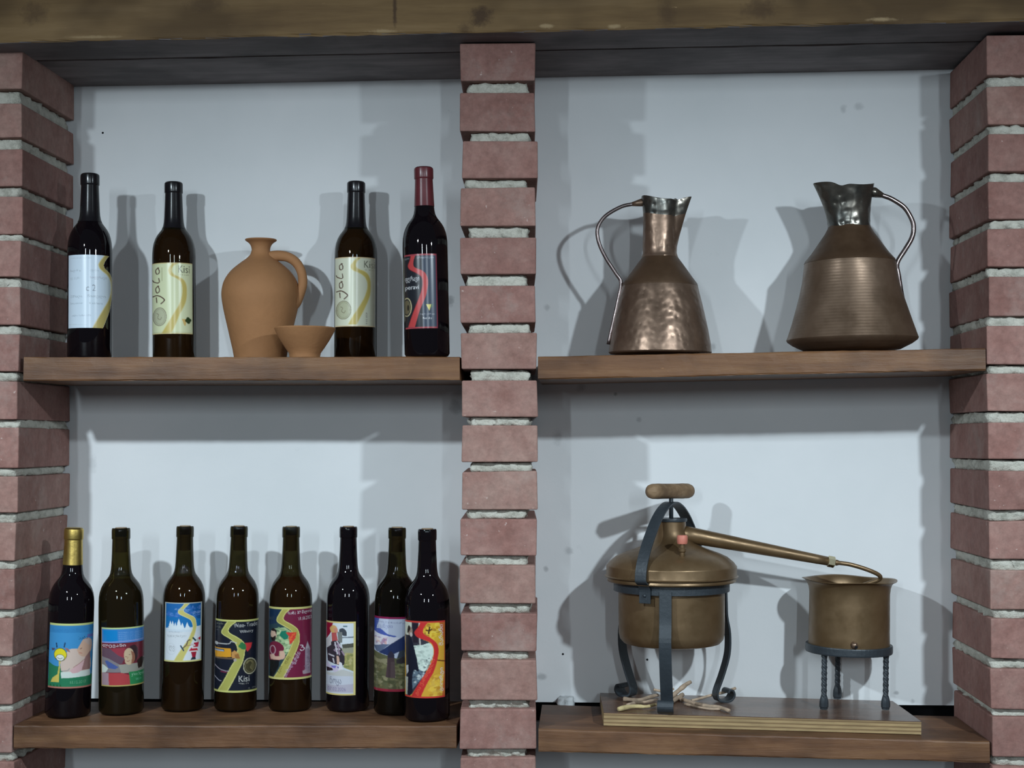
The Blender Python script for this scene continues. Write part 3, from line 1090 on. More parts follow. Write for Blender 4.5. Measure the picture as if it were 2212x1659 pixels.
def art_l4():
    a = Art(85, 970, 85, 1625, (28, 32, 44), shear=22)
    L = [(330, 130), (270, 230), (215, 340), (240, 400), (380, 480), (490, 570), (540, 680), (530, 800), (480, 960), (400, 1100), (290, 1330), (130, 1625)]
    Rr = [(500, 130), (400, 210), (350, 300), (380, 370), (520, 450), (640, 540), (690, 640), (680, 800), (640, 980), (570, 1130), (450, 1380), (320, 1625)]
    ribbon(a, sm2(L), sm2(Rr), (168, 166, 88), (206, 204, 128), 16)
    a.poly([(60, 690), (400, 690), (415, 870), (90, 890)], (214, 152, 44))
    a.rect(60, 715, 265, 765, (40, 66, 92)).rect(60, 735, 255, 755, (160, 180, 200))
    a.poly([(415, 780), (480, 730), (560, 790), (600, 910), (430, 890)], (190, 140, 80))
    a.poly([(480, 820), (560, 800), (590, 910), (500, 900)], (150, 104, 58))
    a.ell(492, 935, 30, 34, (170, 160, 150))
    a.line([(70, 905), (450, 905)], 26, (110, 90, 72))
    W_ = (186, 186, 186)
    a.line(sm2([(80, 600), (220, 600), (370, 590), (410, 545), (520, 575)]), 16, W_).ell(110, 600, 34, 34, W_)
    a.line(sm2([(70, 1060), (180, 1140), (300, 1170), (380, 1165)]), 16, (160, 150, 160))
    a.line(sm2([(70, 1300), (160, 1375), (210, 1385)]), 16, (160, 158, 170)).line([(200, 1190), (330, 1200)], 22, (110, 40, 66))
    a.poly([(690, 580), (835, 580), (820, 680), (745, 770), (700, 690)], (196, 54, 58))
    for dx, dy in ((0, 0), (40, 30), (-30, 40), (10, 70), (50, 80)):
        a.ell(630 + dx, 600 + dy, 40, 40, (50, 118, 70))
    a.ell(795, 1075, 140, 175, (176, 172, 148)).ell(795, 1075, 122, 155, (70, 66, 46))
    a.ring(795, 1075, 100, 128, 10, (120, 114, 84))
    a.line(sm2([(730, 1010), (800, 960), (860, 1040), (810, 1100), (850, 1160)]), 26, (120, 112, 78)).ell(850, 1080, 38, 60, (104, 98, 70))
    a.text('Wine- Trade', 465, 250, 480, 85, W_, 3).text('Winery', 585, 385, 280, 80, W_, 3)
    a.text('Kisi', 570, 1400, 215, 130, (196, 196, 192)).text('White dry', 565, 1460, 210, 42, (150, 150, 146))
    a.text('ღვინო', 110, 200, 150, 42, (140, 140, 120)).text('მარანი', 90, 270, 110, 40, (120, 120, 110)).text('ალ', 110, 340, 45, 40, (110, 110, 110))
    a.text('alc. 12%', 755, 1560, 160, 30, (140, 140, 140))
    a.border(40, (196, 196, 118), 'tb')
    return a


def art_l5():
    a = Art(100, 972, 112, 1598, (112, 34, 62), shear=8)
    a.poly([(90, 110), (420, 110), (270, 330), (300, 420), (520, 540), (700, 700), (640, 1000), (480, 1250), (300, 1600), (90, 1600)], (44, 66, 74))
    a.poly([(90, 150), (370, 170), (270, 320), (260, 440), (90, 500)], (26, 48, 74))
    a.poly([(200, 560), (420, 520), (560, 620), (560, 860), (470, 1060), (320, 1180), (260, 900)], (160, 182, 138))
    a.speckle(220, 540, 520, 1050, [(96, 130, 92), (190, 204, 160), (120, 150, 108), (70, 100, 76)], 70, 34, 6)
    L = [(380, 150), (320, 240), (265, 350), (280, 420), (420, 500), (540, 580), (600, 680), (600, 780), (550, 920), (480, 1080), (390, 1240), (280, 1440), (190, 1590)]
    Rr = [(520, 150), (430, 240), (390, 330), (420, 390), (560, 470), (670, 560), (710, 680), (710, 820), (670, 960), (600, 1120), (530, 1290), (450, 1450), (370, 1590)]
    ribbon(a, sm2(L), sm2(Rr), (168, 160, 84), (204, 198, 120), 16)
    a.poly([(350, 600), (440, 590), (500, 680), (480, 760), (410, 780), (310, 690)], (30, 116, 92))
    a.poly([(440, 625), (660, 625), (640, 740), (560, 850), (520, 880), (500, 700)], (204, 62, 52))
    a.speckle(500, 650, 640, 820, [(222, 110, 60), (190, 48, 46)], 14, 26, 9)
    # man with a dark beard in a wine-red shirt
    a.poly(sm2([(130, 860), (220, 820), (330, 850), (400, 930), (390, 1010), (310, 1030), (310, 1240), (120, 1240), (110, 950)]), (112, 34, 58))
    a.poly([(120, 1210), (310, 1200), (300, 1330), (180, 1570), (120, 1540)], (24, 26, 28))
    a.poly(sm2([(310, 1020), (400, 1010), (425, 1120), (380, 1180), (200, 1200), (150, 1170), (200, 1130), (330, 1120)]), (206, 168, 148))
    a.poly(sm2([(120, 1110), (200, 1080), (220, 1160), (140, 1200)]), (206, 168, 150))
    a.ell(195, 680, 60, 110, (202, 170, 150)).poly(sm2([(150, 590), (190, 550), (255, 600), (250, 680), (225, 620), (160, 610)]), (38, 30, 30))
    a.poly(sm2([(145, 730), (180, 740), (240, 700), (225, 790), (180, 820), (150, 790)]), (34, 24, 26))
    a.ring(180, 1000, 62, 95, 18, (180, 150, 160))
    # stone tower
    a.poly([(830, 1000), (880, 830), (930, 980), (935, 1490), (825, 1490)], (150, 134, 148))
    a.poly([(880, 850), (925, 980), (840, 985)], (176, 168, 176)).speckle(840, 1000, 930, 1480, [(130, 112, 130), (170, 156, 168)], 30, 22, 12)
    a.poly([(780, 1430), (830, 1420), (950, 1500), (790, 1500)], (160, 140, 150))
    W_ = (214, 208, 214)
    a.text('საბა 37 წლის', 490, 275, 480, 82, W_, 2).text('19.10.2022', 700, 385, 270, 66, (196, 188, 196), 3)
    a.text('ღვინო', 330, 1480, 150, 90, (70, 60, 30), 62).text('ივანე', 470, 1290, 170, 80, (80, 70, 36), 66)
    a.text('თამადა', 470, 1560, 320, 100, (190, 170, 196), 62).text('მარანი', 640, 1290, 260, 100, (196, 180, 200), 66).text('პ', 740, 1030, 100, 130, W_, 20)
    a.border(44, (196, 190, 120), 'tb')
    return a


def art_l6():
    a = Art(80, 690, 72, 1590, (198, 206, 214), shear=14)
    a.rect(70, 70, 700, 560, (206, 214, 220))
    a.poly([(80, 70), (230, 70), (180, 300), (80, 460)], (140, 22, 50))
    a.poly(sm2([(350, 230), (420, 205), (490, 260), (500, 360), (430, 360), (350, 300)]), (66, 70, 78))
    a.line([(400, 400), (690, 390)], 22, (96, 104, 116)).poly([(310, 280), (410, 290), (410, 500), (330, 520)], (120, 122, 120))
    a.rect(430, 155, 515, 185, (96, 122, 130))
    a.poly([(400, 540), (690, 510), (690, 620), (420, 620)], (84, 84, 74))
    a.poly([(380, 620), (690, 600), (690, 760), (420, 780)], (150, 150, 132))
    a.poly([(400, 730), (690, 730), (690, 1120), (440, 1020)], (150, 146, 92))
    a.speckle(440, 700, 680, 1000, [(172, 160, 104), (118, 126, 76), (186, 176, 128)], 40, 34, 14)
    # seated woman in a plaid shirt, fair hair
    a.poly(sm2([(150, 220), (220, 150), (300, 190), (310, 290), (270, 330), (180, 300)]), (206, 164, 104))
    a.poly(sm2([(230, 230), (300, 200), (320, 280), (270, 330)]), (206, 140, 116))
    a.poly([(190, 310), (290, 300), (320, 460), (200, 560)], (180, 84, 84))
    a.poly(sm2([(90, 640), (150, 520), (260, 470), (350, 490), (400, 640), (450, 760), (440, 960), (300, 960), (110, 900)]), (52, 46, 54))
    a.poly([(90, 470), (180, 350), (180, 560), (90, 640)], (196, 192, 192))
    for k, p in enumerate(([(250, 560), (390, 600)], [(270, 640), (360, 640)], [(300, 480), (390, 600)], [(240, 660), (360, 740)], [(130, 760), (240, 790)],
                           [(260, 500), (310, 740)], [(320, 520), (350, 760)], [(220, 840), (240, 920)], [(310, 820), (320, 920)], [(400, 680), (450, 760)])):
        a.line(p, 28, (196, 190, 198) if k % 3 else (150, 128, 148))
    a.poly(sm2([(290, 780), (340, 800), (350, 940), (300, 950)]), (204, 168, 150))
    a.poly(sm2([(80, 900), (180, 980), (330, 1000), (330, 1190), (220, 1100), (80, 1110)]), (196, 186, 206))
    a.poly([(180, 990), (290, 980), (260, 1040), (190, 1020)], (120, 112, 196)).poly([(300, 1010), (380, 990), (340, 1050)], (46, 40, 130))
    a.poly(sm2([(350, 900), (400, 930), (410, 1020), (440, 1160), (340, 1200), (330, 1040)]), (214, 212, 218))
    a.poly([(80, 1030), (200, 1040), (220, 1080), (90, 1120)], (44, 30, 36))
    a.poly(sm2([(80, 1140), (250, 1120), (400, 1060), (560, 1100), (690, 1150)]) + [(690, 1240), (80, 1210)], (186, 186, 184))
    a.poly([(80, 1190), (690, 1200), (690, 1540), (80, 1540)], (190, 194, 206))
    a.poly([(80, 1400), (690, 1350), (690, 1540), (80, 1540)], (176, 172, 186))
    a.text('ნოყა', 150, 1400, 235, 180, (92, 96, 116)).text('07.02.2026', 105, 1505, 370, 76, (128, 118, 150))
    a.border(36, (206, 188, 122), 'tb')
    a.border(44, (204, 192, 128), 'r')
    return a


def art_l7():
    a = Art(105, 900, 75, 1615, (186, 194, 214))
    a.poly([(100, 75), (220, 75), (150, 330), (100, 340)], (64, 84, 160))
    a.poly(sm2([(100, 320), (240, 330), (380, 430), (560, 470), (440, 500), (240, 450), (100, 380)]), (74, 92, 168))
    a.poly(sm2([(100, 390), (240, 440), (500, 490), (640, 520), (500, 620), (300, 640), (100, 700)]), (210, 208, 220))
    a.speckle(120, 500, 380, 640, [(214, 160, 150), (226, 214, 210), (160, 120, 150)], 24, 34, 17)
    a.poly([(100, 690), (300, 640), (420, 640), (220, 810), (150, 800)], (92, 104, 132))
    a.poly([(200, 820), (450, 630), (730, 455), (900, 400), (900, 800), (620, 790), (420, 880)], (40, 52, 92))
    a.poly([(620, 780), (900, 700), (900, 960), (560, 960)], (58, 64, 74))
    a.poly([(105, 790), (250, 840), (400, 880), (560, 930), (900, 880), (900, 1600), (105, 1600)], (92, 92, 66))
    a.poly(sm2([(105, 900), (200, 960), (370, 940), (370, 1060), (105, 1000)]), (134, 128, 100))
    a.poly([(520, 1040), (740, 1060), (740, 1260), (560, 1240)], (112, 112, 78)).poly([(560, 960), (740, 880), (740, 1050), (560, 1030)], (54, 50, 54))
    a.speckle(110, 1040, 740, 1540, [(120, 116, 82), (76, 78, 54), (140, 134, 104), (96, 90, 62)], 130, 44, 18)
    # old stone tower
    a.poly([(385, 860), (450, 770), (520, 850), (530, 1060), (545, 1340), (345, 1320), (375, 1080)], (74, 58, 62))
    a.poly([(385, 860), (450, 770), (520, 850), (520, 920), (385, 920)], (52, 48, 66)).poly([(450, 1000), (530, 1000), (545, 1330), (450, 1330)], (86, 70, 72))
    a.text('მთის ღვინო მარანი', 140, 200, 640, 46, (110, 112, 150), -3)
    a.text('სვანეთი', 160, 330, 320, 110, (130, 134, 176))
    a.border(46, (132, 32, 74), 't')
    a.border(56, (140, 40, 58), 'b')
    return a


def art_l8():
    a = Art(88, 882, 62, 1605, (206, 158, 56), shear=26)
    a.poly([(90, 62), (400, 62), (280, 290), (330, 380), (560, 480), (640, 620), (620, 800), (480, 1090), (200, 1540), (90, 1600)], (56, 54, 64))
    a.poly([(70, 80), (220, 80), (210, 380), (90, 350)], (200, 202, 186)).line([(370, 100), (380, 540)], 26, (186, 182, 176))
    a.rect(240, 110, 345, 500, (40, 34, 44))
    a.poly(sm2([(250, 560), (420, 540), (560, 500), (630, 580), (640, 720), (580, 860), (480, 1050), (350, 1090), (320, 840)]), (200, 214, 204))
    a.speckle(270, 560, 600, 1040, [(176, 192, 182), (214, 224, 216), (150, 160, 156)], 60, 34, 21)
    a.speckle(440, 800, 600, 1000, [(90, 100, 104)], 16, 18, 22)
    a.poly([(200, 940), (300, 1000), (480, 1100), (330, 1300), (210, 1440)], (96, 112, 126)).speckle(220, 1050, 450, 1300, [(190, 200, 200), (60, 70, 84)], 24, 34, 23)
    # man in a long dark coat
    a.poly(sm2([(110, 380), (180, 360), (250, 560), (300, 800), (345, 1060), (250, 1050), (210, 1250), (210, 1500), (120, 1540), (110, 1000)]), (28, 30, 44))
    a.ell(185, 270, 48, 90, (150, 130, 116)).poly(sm2([(130, 320), (140, 200), (170, 160), (190, 230), (160, 300)]), (36, 30, 28)).ell(205, 340, 26, 44, (190, 180, 176))
    a.poly([(90, 980), (140, 960), (140, 1090), (100, 1160)], (186, 186, 190)).poly([(75, 1200), (130, 1200), (110, 1560), (75, 1560)], (176, 176, 164))
    # autumn leaves
    a.poly([(480, 62), (882, 62), (882, 420), (760, 470), (560, 360), (430, 230)], (206, 168, 54))
    a.speckle(450, 120, 760, 420, [(222, 190, 66), (196, 146, 44), (150, 104, 40), (228, 200, 84)], 40, 44, 24)
    a.speckle(560, 1150, 860, 1580, [(222, 182, 66), (184, 132, 48), (206, 164, 70), (226, 196, 90)], 60, 60, 25)
    a.line([(575, 180), (555, 310)], 30, (54, 34, 26)).line([(500, 240), (560, 260), (620, 220)], 26, (70, 46, 30))
    a.poly([(760, 62), (882, 62), (870, 1600), (800, 1600), (850, 1000), (860, 500)], (178, 66, 46), .8)
    L = [(400, 70), (350, 180), (270, 290), (320, 380), (470, 440), (600, 500), (650, 620), (640, 760), (580, 920), (470, 1110), (330, 1330), (170, 1600)]
    Rr = [(560, 70), (470, 180), (440, 280), (490, 340), (620, 420), (720, 530), (745, 680), (710, 870), (640, 1080), (540, 1250), (450, 1420), (370, 1600)]
    ribbon(a, sm2(L), sm2(Rr), (192, 48, 48))
    a.line([(720, 850), (880, 885)], 26, (110, 60, 30))
    W_ = (216, 208, 210)
    a.text('გია ქართველი', 330, 1560, 800, 92, (220, 104, 70), 63)
    a.text('გიორგი', 830, 1480, 470, 92, W_, 88).text('მარანი', 835, 560, 420, 84, W_, 90)
    a.border(34, (190, 60, 52), 'tb')
    return a


# ------------------------------------------------------------------ wine bottles
BPROF = [(0, .62), (.003, .80), (.008, .93), (.022, 1.0), (.30, 1.0), (.575, 1.0), (.605, .995), (.63, .98), (.655, .942), (.68, .872), (.70, .785), (.715, .695),
         (.728, .61), (.74, .54), (.755, .485), (.775, .452), (.80, .432), (.87, .405), (.938, .385), (.941, .408), (.946, .416), (.985, .416), (.995, .408), (1.0, .385)]
ICORK = 3


def bottle(label, key, pxb, pxt, ytop, Y, Rad, glass, art, rect, offs, wine='wine_dark', level=.73, caps=None, cork=True, group=None):
    """pxb/pxt: photo columns of the base and the top; rect: label rows (top, bottom); offs: label columns relative to the axis"""
    b = P(pxb, 1540 if key[0] == 'L' else 770, Y)
    z0 = zs(key, b.x)
    t = P(pxt, ytop, Y)
    H = t.z - z0
    root = thing('wine_bottle', label, 'bottle', (b.x, Y, z0 + 0.0004), (0, math.atan2(t.x - b.x, H), 0), group)
    prof = [(0, 0.006)] + [(r * Rad, h * H) for h, r in BPROF] + [(.27 * Rad, H), (.27 * Rad, .955 * H)]
    MB().lathe(prof, 56).build('glass_body', M[glass], root)
    wp = [(0, .012 * H), (.90 * Rad, .012 * H)] + [(r * Rad - .0026, h * H) for h, r in BPROF if .02 < h < level] + [(interp([(h, r) for h, r in BPROF], level) * Rad - .0026, level * H), (0, level * H)]
    MB().lathe(wp, 40).build('wine', M[wine], root)
    if caps:
        mat, low = caps
        cp = [(interp([(h, r) for h, r in BPROF], low) * Rad + .0005, low * H)]
        cp += [(r * Rad + .0005, h * H) for h, r in BPROF if h > low and h < .999]
        cp += [(.36 * Rad, H + .0006), (0, H + .0006)]
        MB().lathe(cp, 40).build('capsule', M[mat], root)
    elif cork:
        MB().lathe([(0, .868 * H), (.255 * Rad, .868 * H), (.255 * Rad, 1.003 * H), (0, 1.004 * H)], 24).build('cork', M['cork'], root)
    # paper label wrapped on the body
    s = F / (Y - CAM.y)
    Rpx = Rad * s
    a0 = math.asin(max(-.999, min(.999, offs[0] / Rpx)))
    a1 = math.asin(max(-.999, min(.999, offs[1] / Rpx)))
    mid = (pxb + (pxt - pxb) * .5)
    zt = P(mid, rect[0], Y - Rad * .9).z - z0
    zb = P(mid, rect[1], Y - Rad * .9).z - z0
    nx, nz = 100, 160
    az0 = math.atan2(CAM.y - Y, CAM.x - b.x)
    A = art()
    rr = Rad + 0.0004
    al, tz = np.meshgrid(np.linspace(a0, a1, nx), np.linspace(0, 1, nz))
    ang = az0 + al
    co = np.stack([rr * np.cos(ang), rr * np.sin(ang), zt + (zb - zt) * tz], -1).reshape(-1, 3)
    u = (np.sin(al) - math.sin(a0)) / (math.sin(a1) - math.sin(a0))
    cols = np.zeros((nz * nx, 4))
    cols[:, 3] = 1
    keep = np.zeros(nz * nx)
    for dx, dy in ((-.4, -.5), (.4, -.5), (-.4, .5), (.4, .5)):
        ix = np.clip((u.ravel() * A.W - .5 + dx * 1.3).round().astype(int), 0, A.W - 1)
        iy = np.clip((tz.ravel() * A.H - .5 + dy * 1.3).round().astype(int), 0, A.H - 1)
        cols[:, :3] += A.a[iy, ix] * .25
        keep += A.al[iy, ix] * .25
    idx = np.arange(nz * nx).reshape(nz, nx)
    q = np.stack([idx[:-1, :-1], idx[1:, :-1], idx[1:, 1:], idx[:-1, 1:]], -1).reshape(-1, 4)
    q = q[keep[q].mean(1) > .5]
    me = bpy.data.meshes.new('paper_label')
    me.from_pydata(co.tolist(), [], q.tolist())
    at = me.color_attributes.new('print', 'FLOAT_COLOR', 'POINT')
    at.data.foreach_set('color', cols.ravel())
    me.polygons.foreach_set('use_smooth', [True] * len(me.polygons))
    me.materials.append(M['label'])
    link('paper_label', me, root)
    return root


G1 = 'wine bottles on the upper shelf'
G2 = 'wine bottles on the lower shelf'
bottle('dark wine bottle with a white label and gold curve, nearest the left pillar', 'UL', 193.5, 194.5, 377, .125, .0368, 'glass_black', art_u1,
       (551, 709), (-44, 47.2), caps=('caps_black', .74), group=G1)
bottle('dark olive wine bottle with a cream label, left of the clay jug', 'UL', 377, 375, 395, .18, .0368, 'glass_amber', art_u2,
       (568, 722), (-46.3, 38.5), wine='wine_amber', caps=('caps_black', .74), group=G1)
bottle('dark wine bottle with a cream label, right of the clay bowl', 'UL', 768, 769.5, 394, .188, .0368, 'glass_amber', art_u3,
       (556, 706), (-44.3, 41.5), wine='wine_amber', caps=('caps_black', .74), group=G1)
bottle('black wine bottle with a dark red capsule and a red curve on its label', 'UL', 923, 915, 363, .05, .0368, 'glass_black', art_u4,
       (549, 710), (-45, 24), caps=('caps_red', .795), group=G1)

bottle('wine bottle with a gold capsule and a blue giraffe label', 'LL', 146, 160, 1141, .088, .0370, 'glass_black', art_l1,
       (1347, 1487), (-42.6, 47), caps=('caps_gold', .805), group=G2)
bottle('wine bottle with a red and blue child photo label, second from the left pillar', 'LL', 262, 261.5, 1141, .1145, .0370, 'glass_olive', art_l2,
       (1356, 1483), (-40.7, 47.8), wine='wine_olive', group=G2)
bottle('wine bottle with a blue and white winter landscape label', 'LL', 394, 400, 1137, .144, .0355, 'glass_amber', art_l3,
       (1302, 1430), (-39.4, 37.8), wine='wine_amber', group=G2)
bottle('wine bottle with a black label crossed by a pale yellow curve', 'LL', 508, 516.5, 1137, .144, .0357, 'glass_amber', art_l4,
       (1339, 1496), (-45.4, 45.2), wine='wine_amber', group=G2)
bottle('wine bottle with a maroon label showing a bearded man and a tower', 'LL', 626.5, 629, 1138, .144, .0362, 'glass_amber', art_l5,
       (1312, 1468), (-45.8, 45), wine='wine_amber', group=G2)
bottle('black wine bottle with a narrow yellow-edged photo label of a seated woman', 'LL', 751, 752.7, 1138, .144, .0362, 'glass_black', art_l6,
       (1343, 1502), (-46.2, 16.3), group=G2)
bottle('wine bottle with a blue mountain label, partly hidden by the bottle in front', 'LL', 854, 858, 1140, .1145, .0360, 'glass_amber', art_l7,
       (1333, 1494), (-46.3, 36), wine='wine_dark', group=G2)
bottle('black wine bottle with a red and orange label, nearest to the middle pillar', 'LL', 923, 923, 1143, .056, .0368, 'glass_black', art_l8,
       (1342, 1508), (-47, 37.4), group=G2)


# ------------------------------------------------------------------ clay jug and bowl
def px_prof(pts, cx, Y, z0, key=None):
    """(px half width, row) pairs -> (r, z)"""
    s = F / (Y - CAM.y)
    return [(hw / s, P(cx, row, Y).z - z0) for hw, row in pts]


jy = .178
jx = P(563, 640, jy).x
jz = zs('UL', jx)
jug = thing('clay_jug', 'terracotta clay jug with a looped handle on the upper shelf', 'jug', (jx, jy, jz + .0004))
jp = [(0, 768), (55, 768), (58, 766), (60, 755), (66, 730), (73, 700), (80, 670), (84, 645), (84, 628), (79, 608), (66, 588), (48, 572), (32, 560), (24, 552), (21, 545), (20, 540), (21.5, 533),
      (26, 526), (33, 521), (34.5, 519), (33, 517.5), (29, 519), (20, 528), (16, 545), (0, 548)]
s_ = F / (jy - CAM.y)
jp = [(hw / s_, max(0, P(563, row, jy).z - jz)) for hw, row in jp]
jp[0] = (0, .0)
jp[1] = (jp[1][0], .0)
jp = jp[:3] + [(max(0, v.x), v.y) for v in smooth_pts([(r, z, 0) for r, z in jp[3:-2]], 3)] + jp[-2:]
MB().lathe(jp, 72).build('body', M['clay'], jug)
hp = [(580, 557), (600, 553), (622, 556), (640, 568), (651, 588), (654, 612), (648, 635), (640, 655), (632, 668)]
hp = [P(x, y, jy) - Vector((jx, jy, jz)) for x, y in hp]
rad = [.0105, .0092, .0085, .0082, .008, .008, .0085, .0085, .006]
pts = smooth_pts(hp, 4)
rads = [rad[0] + 0 * i for i in range(len(pts))]
rads = [interp(list(enumerate(rad)), i / 4) for i in range(len(pts))]
MB().tube(pts, rads, 14).build('handle', M['clay'], jug)

by = .082
bx = P(658.5, 740, by).x
bz = zs('UL', bx)
s_ = F / (by - CAM.y)
bp = [(0, 0), (30, 0), (33, .001), (33.5, .006), (34.5, .010), (42, .018), (54, .032), (62, .043), (66.5, .0505), (65, .0525), (63, .0515), (52, .036), (40, .024), (0, .014)]
MB().lathe([(hw / s_, z) for hw, z in bp], 56).build('clay_bowl', M['clay'], None, (bx, by, bz + .0004))
tag(bpy.data.objects['clay_bowl'], 'small terracotta bowl in front of the clay jug', 'bowl')


# ------------------------------------------------------------------ copper jugs
def ang_diff(a, b):
    return (a - b + PI) % (2 * PI) - PI


def copper_jug(label, cx, base_row, Y, body, collar, neck, spout, handle, hr, mats, tilt, hmat, split=None):
    s = F / (Y - CAM.y)
    x0 = P(cx, 650, Y).x
    z0 = zs('UR', x0)
    root = thing('copper_jug', label, 'jug', (x0, Y, z0 + .0005), (0, tilt, 0), 'copper jugs')

    def loc(px, row):
        v = P(px, row, Y) - Vector((x0, Y, z0))
        return v

    def prof(pts):
        return [(hw / s, max(0.0, P(cx, row, Y).z - z0)) for hw, row in pts]
    bprof = prof(body)
    bprof = [(0, 0)] + bprof

    def wob(r, z, a):
        return r * (1 + .006 * math.sin(3 * a + z * 40) + .004 * math.sin(7 * a + 1)), z
    MB().lathe(bprof, 72, wob).build('body', M[mats[0]], root)
    MB().lathe(prof(collar), 72, wob).build('shoulder', M[mats[1]], root)
    sa, amt, wdt, r0, r1 = spout
    zt0, zt1 = P(cx, r0, Y).z - z0, P(cx, r1, Y).z - z0

    def sp(r, z, a):
        t = max(0, min(1.05, (z - zt0) / (zt1 - zt0)))
        d = abs(ang_diff(a, sa))
        g = max(0, 1 - d / wdt) ** 1.25
        zz = z - .0045 * t * math.exp(-((d - wdt * .95) / .22) ** 2)
        return r * (1 + .012 * math.sin(5 * a + z * 60)) + amt * g * t / (1 if r > .004 else 1e9), zz + t * .004 * math.sin(2 * a + 1)
    if split is None:
        MB().lathe(prof(neck), 96, sp).build('neck', M[mats[2]], root)
    else:
        k = split
        nk = MB().lathe(prof(neck[:k + 1]) + [(.028, P(cx, neck[k][1], Y).z - z0)], 96, sp).build('neck', M[mats[2]], root)
        MB().lathe(prof(neck[k:]), 96, sp).build('rim', M['copper_dark'], nk)
    hp = smooth_pts([loc(*p) for p in handle], 4)
    n = len(hp)
    MB().tube(hp, [hr * (1.5 if i == 0 else 1) for i in range(n)], 10).build('handle', M[hmat], root)
    # riveted handle plate on the neck
    p = loc(*handle[0])
    q = loc(*handle[1])
    d = (p - q).normalized()
    MB().tube([q, p, p + d * .012], [hr * 1.1, hr * 2.2, hr * 1.6], 10).build('handle_plate', M[mats[2]], root)
    return root


copper_jug('hammered reddish copper jug with its handle on the left', 1425, 765, .138,
           [(108, 765), (111, 762), (109, 745), (103, 715), (96, 680), (88, 645), (82.5, 622), (81, 617)],
           [(82, 619), (80.5, 614), (70, 600), (58, 583), (47, 568), (39.5, 558), (38, 555)],
           [(38, 560), (39, 556), (38, 553), (36.5, 548), (37, 535), (36.5, 515), (36.5, 490), (36.8, 466), (38.5, 445), (40, 432), (39.5, 430), (37, 433), (34, 470), (33, 545)],
           (R_(-12), .0225, .42, 536, 432),
           [(1386, 438), (1364, 442), (1342, 447), (1312, 463.5), (1295, 482), (1289, 502), (1294, 529), (1309, 560), (1330, 592), (1341, 612), (1335, 648), (1324, 699), (1314, 745)],
           .0032, ('copper_red', 'copper_sm', 'copper_red'), 0.004, 'tin', 7)
copper_jug('wide brown copper jug with its handle on the right', 1840, 757, .132,
           [(102, 757), (112, 752), (126, 745), (137, 737), (139, 733), (136, 725), (127, 698), (117, 665), (108, 635), (102, 610), (98.5, 585), (97, 572), (96, 566)],
           [(97, 568), (95, 563), (82, 548), (66, 525), (52, 505), (46, 494), (44.5, 490)],
           [(44, 496), (45, 491), (44.5, 486), (44.5, 470), (46, 450), (49, 430), (53, 410), (55, 403), (54, 402), (51, 405), (44, 450), (41, 485)],
           (PI + R_(10), .0175, 1.0, 488, 404),
           [(1894, 417), (1912, 424), (1932, 432), (1958, 450), (1973, 474), (1978, 493), (1974, 516), (1958, 543), (1941, 571), (1944, 599), (1951, 646), (1961, 685), (1969, 712)],
           .0041, ('copper_brown', 'copper_sm', 'copper_dark'), -.016, 'tin')

# ------------------------------------------------------------------ plywood board
PF, PB = .044, .232
zbl = zs('LR', P(1312, 1567, PF).x)
zbr = zs('LR', P(1990, 1585, PF).x)
xl = P(1312, 1555, PF).x
xr_ = P(1990, 1572, PF).x
th = .0205
ang_b = math.atan2(zbr - zbl, xr_ - xl)
board = thing('plywood_board', 'stained plywood board carrying the copper still and its cooling pot', 'board', (xl, 0, zbl + .0008), (0, -ang_b, 0))
LEN = xr_ - xl
mbb = MB().box(-.006, LEN, PF, PB, 0, th - .0012)
mbb.v = [(x + (.0 if y < .1 else (-.004 if x < .1 else -.008)), y, z) for x, y, z in mbb.v]
mbb.build('ply_core', M['ply_edge'], board)
mbb = MB().box(-.006, LEN, PF, PB, th - .0012, th)
mbb.v = [(x + (.0 if y < .1 else (-.004 if x < .1 else -.008)), y, z) for x, y, z in mbb.v]
mbb.build('top_veneer', M['ply_top'], board)


def zboard(x):
    return zbl + .0008 + (x - xl) * math.tan(ang_b) + th


# ------------------------------------------------------------------ pot still
SY = .140
sx = P(1450.5, 1300, SY).x
sz = zboard(sx)
still = thing('pot_still', 'copper pot still with a wooden press handle and a long tapering pipe', 'still', (sx, SY, sz))


def sl(px, row, Y=SY):
    return P(px, row, Y) - Vector((sx, SY, sz))


MB().lathe([(0, .100), (.070, .100), (.080, .1025), (.0858, .109), (.0878, .118), (.0882, .14), (.0885, .203), (.1065, .2045), (.1075, .2065), (.1065, .2105), (.088, .2108), (0, .2108)], 72).build('pot', M['brass'], still)
lid = MB().lathe([(.1085, .2112), (.1105, .2118), (.1112, .2132), (.1098, .2142), (.1088, .2146), (.1086, .2155), (.1086, .2285), (.1085, .2298), (.1078, .2308), (.1066, .2322), (.1035, .2365), (.093, .2450), (.080, .2510), (.0646, .2565), (.050, .2618), (.039, .2670),
                  (.031, .2735), (.0265, .281), (.0248, .289), (.0242, .3035), (0, .3035)], 72).build('lid', M['brass'], still)
MB().lathe([(0, .3037), (.0262, .3037), (.0268, .3065), (.0262, .3088), (0, .3090)], 40).build('cap_ring', M['iron'], lid)
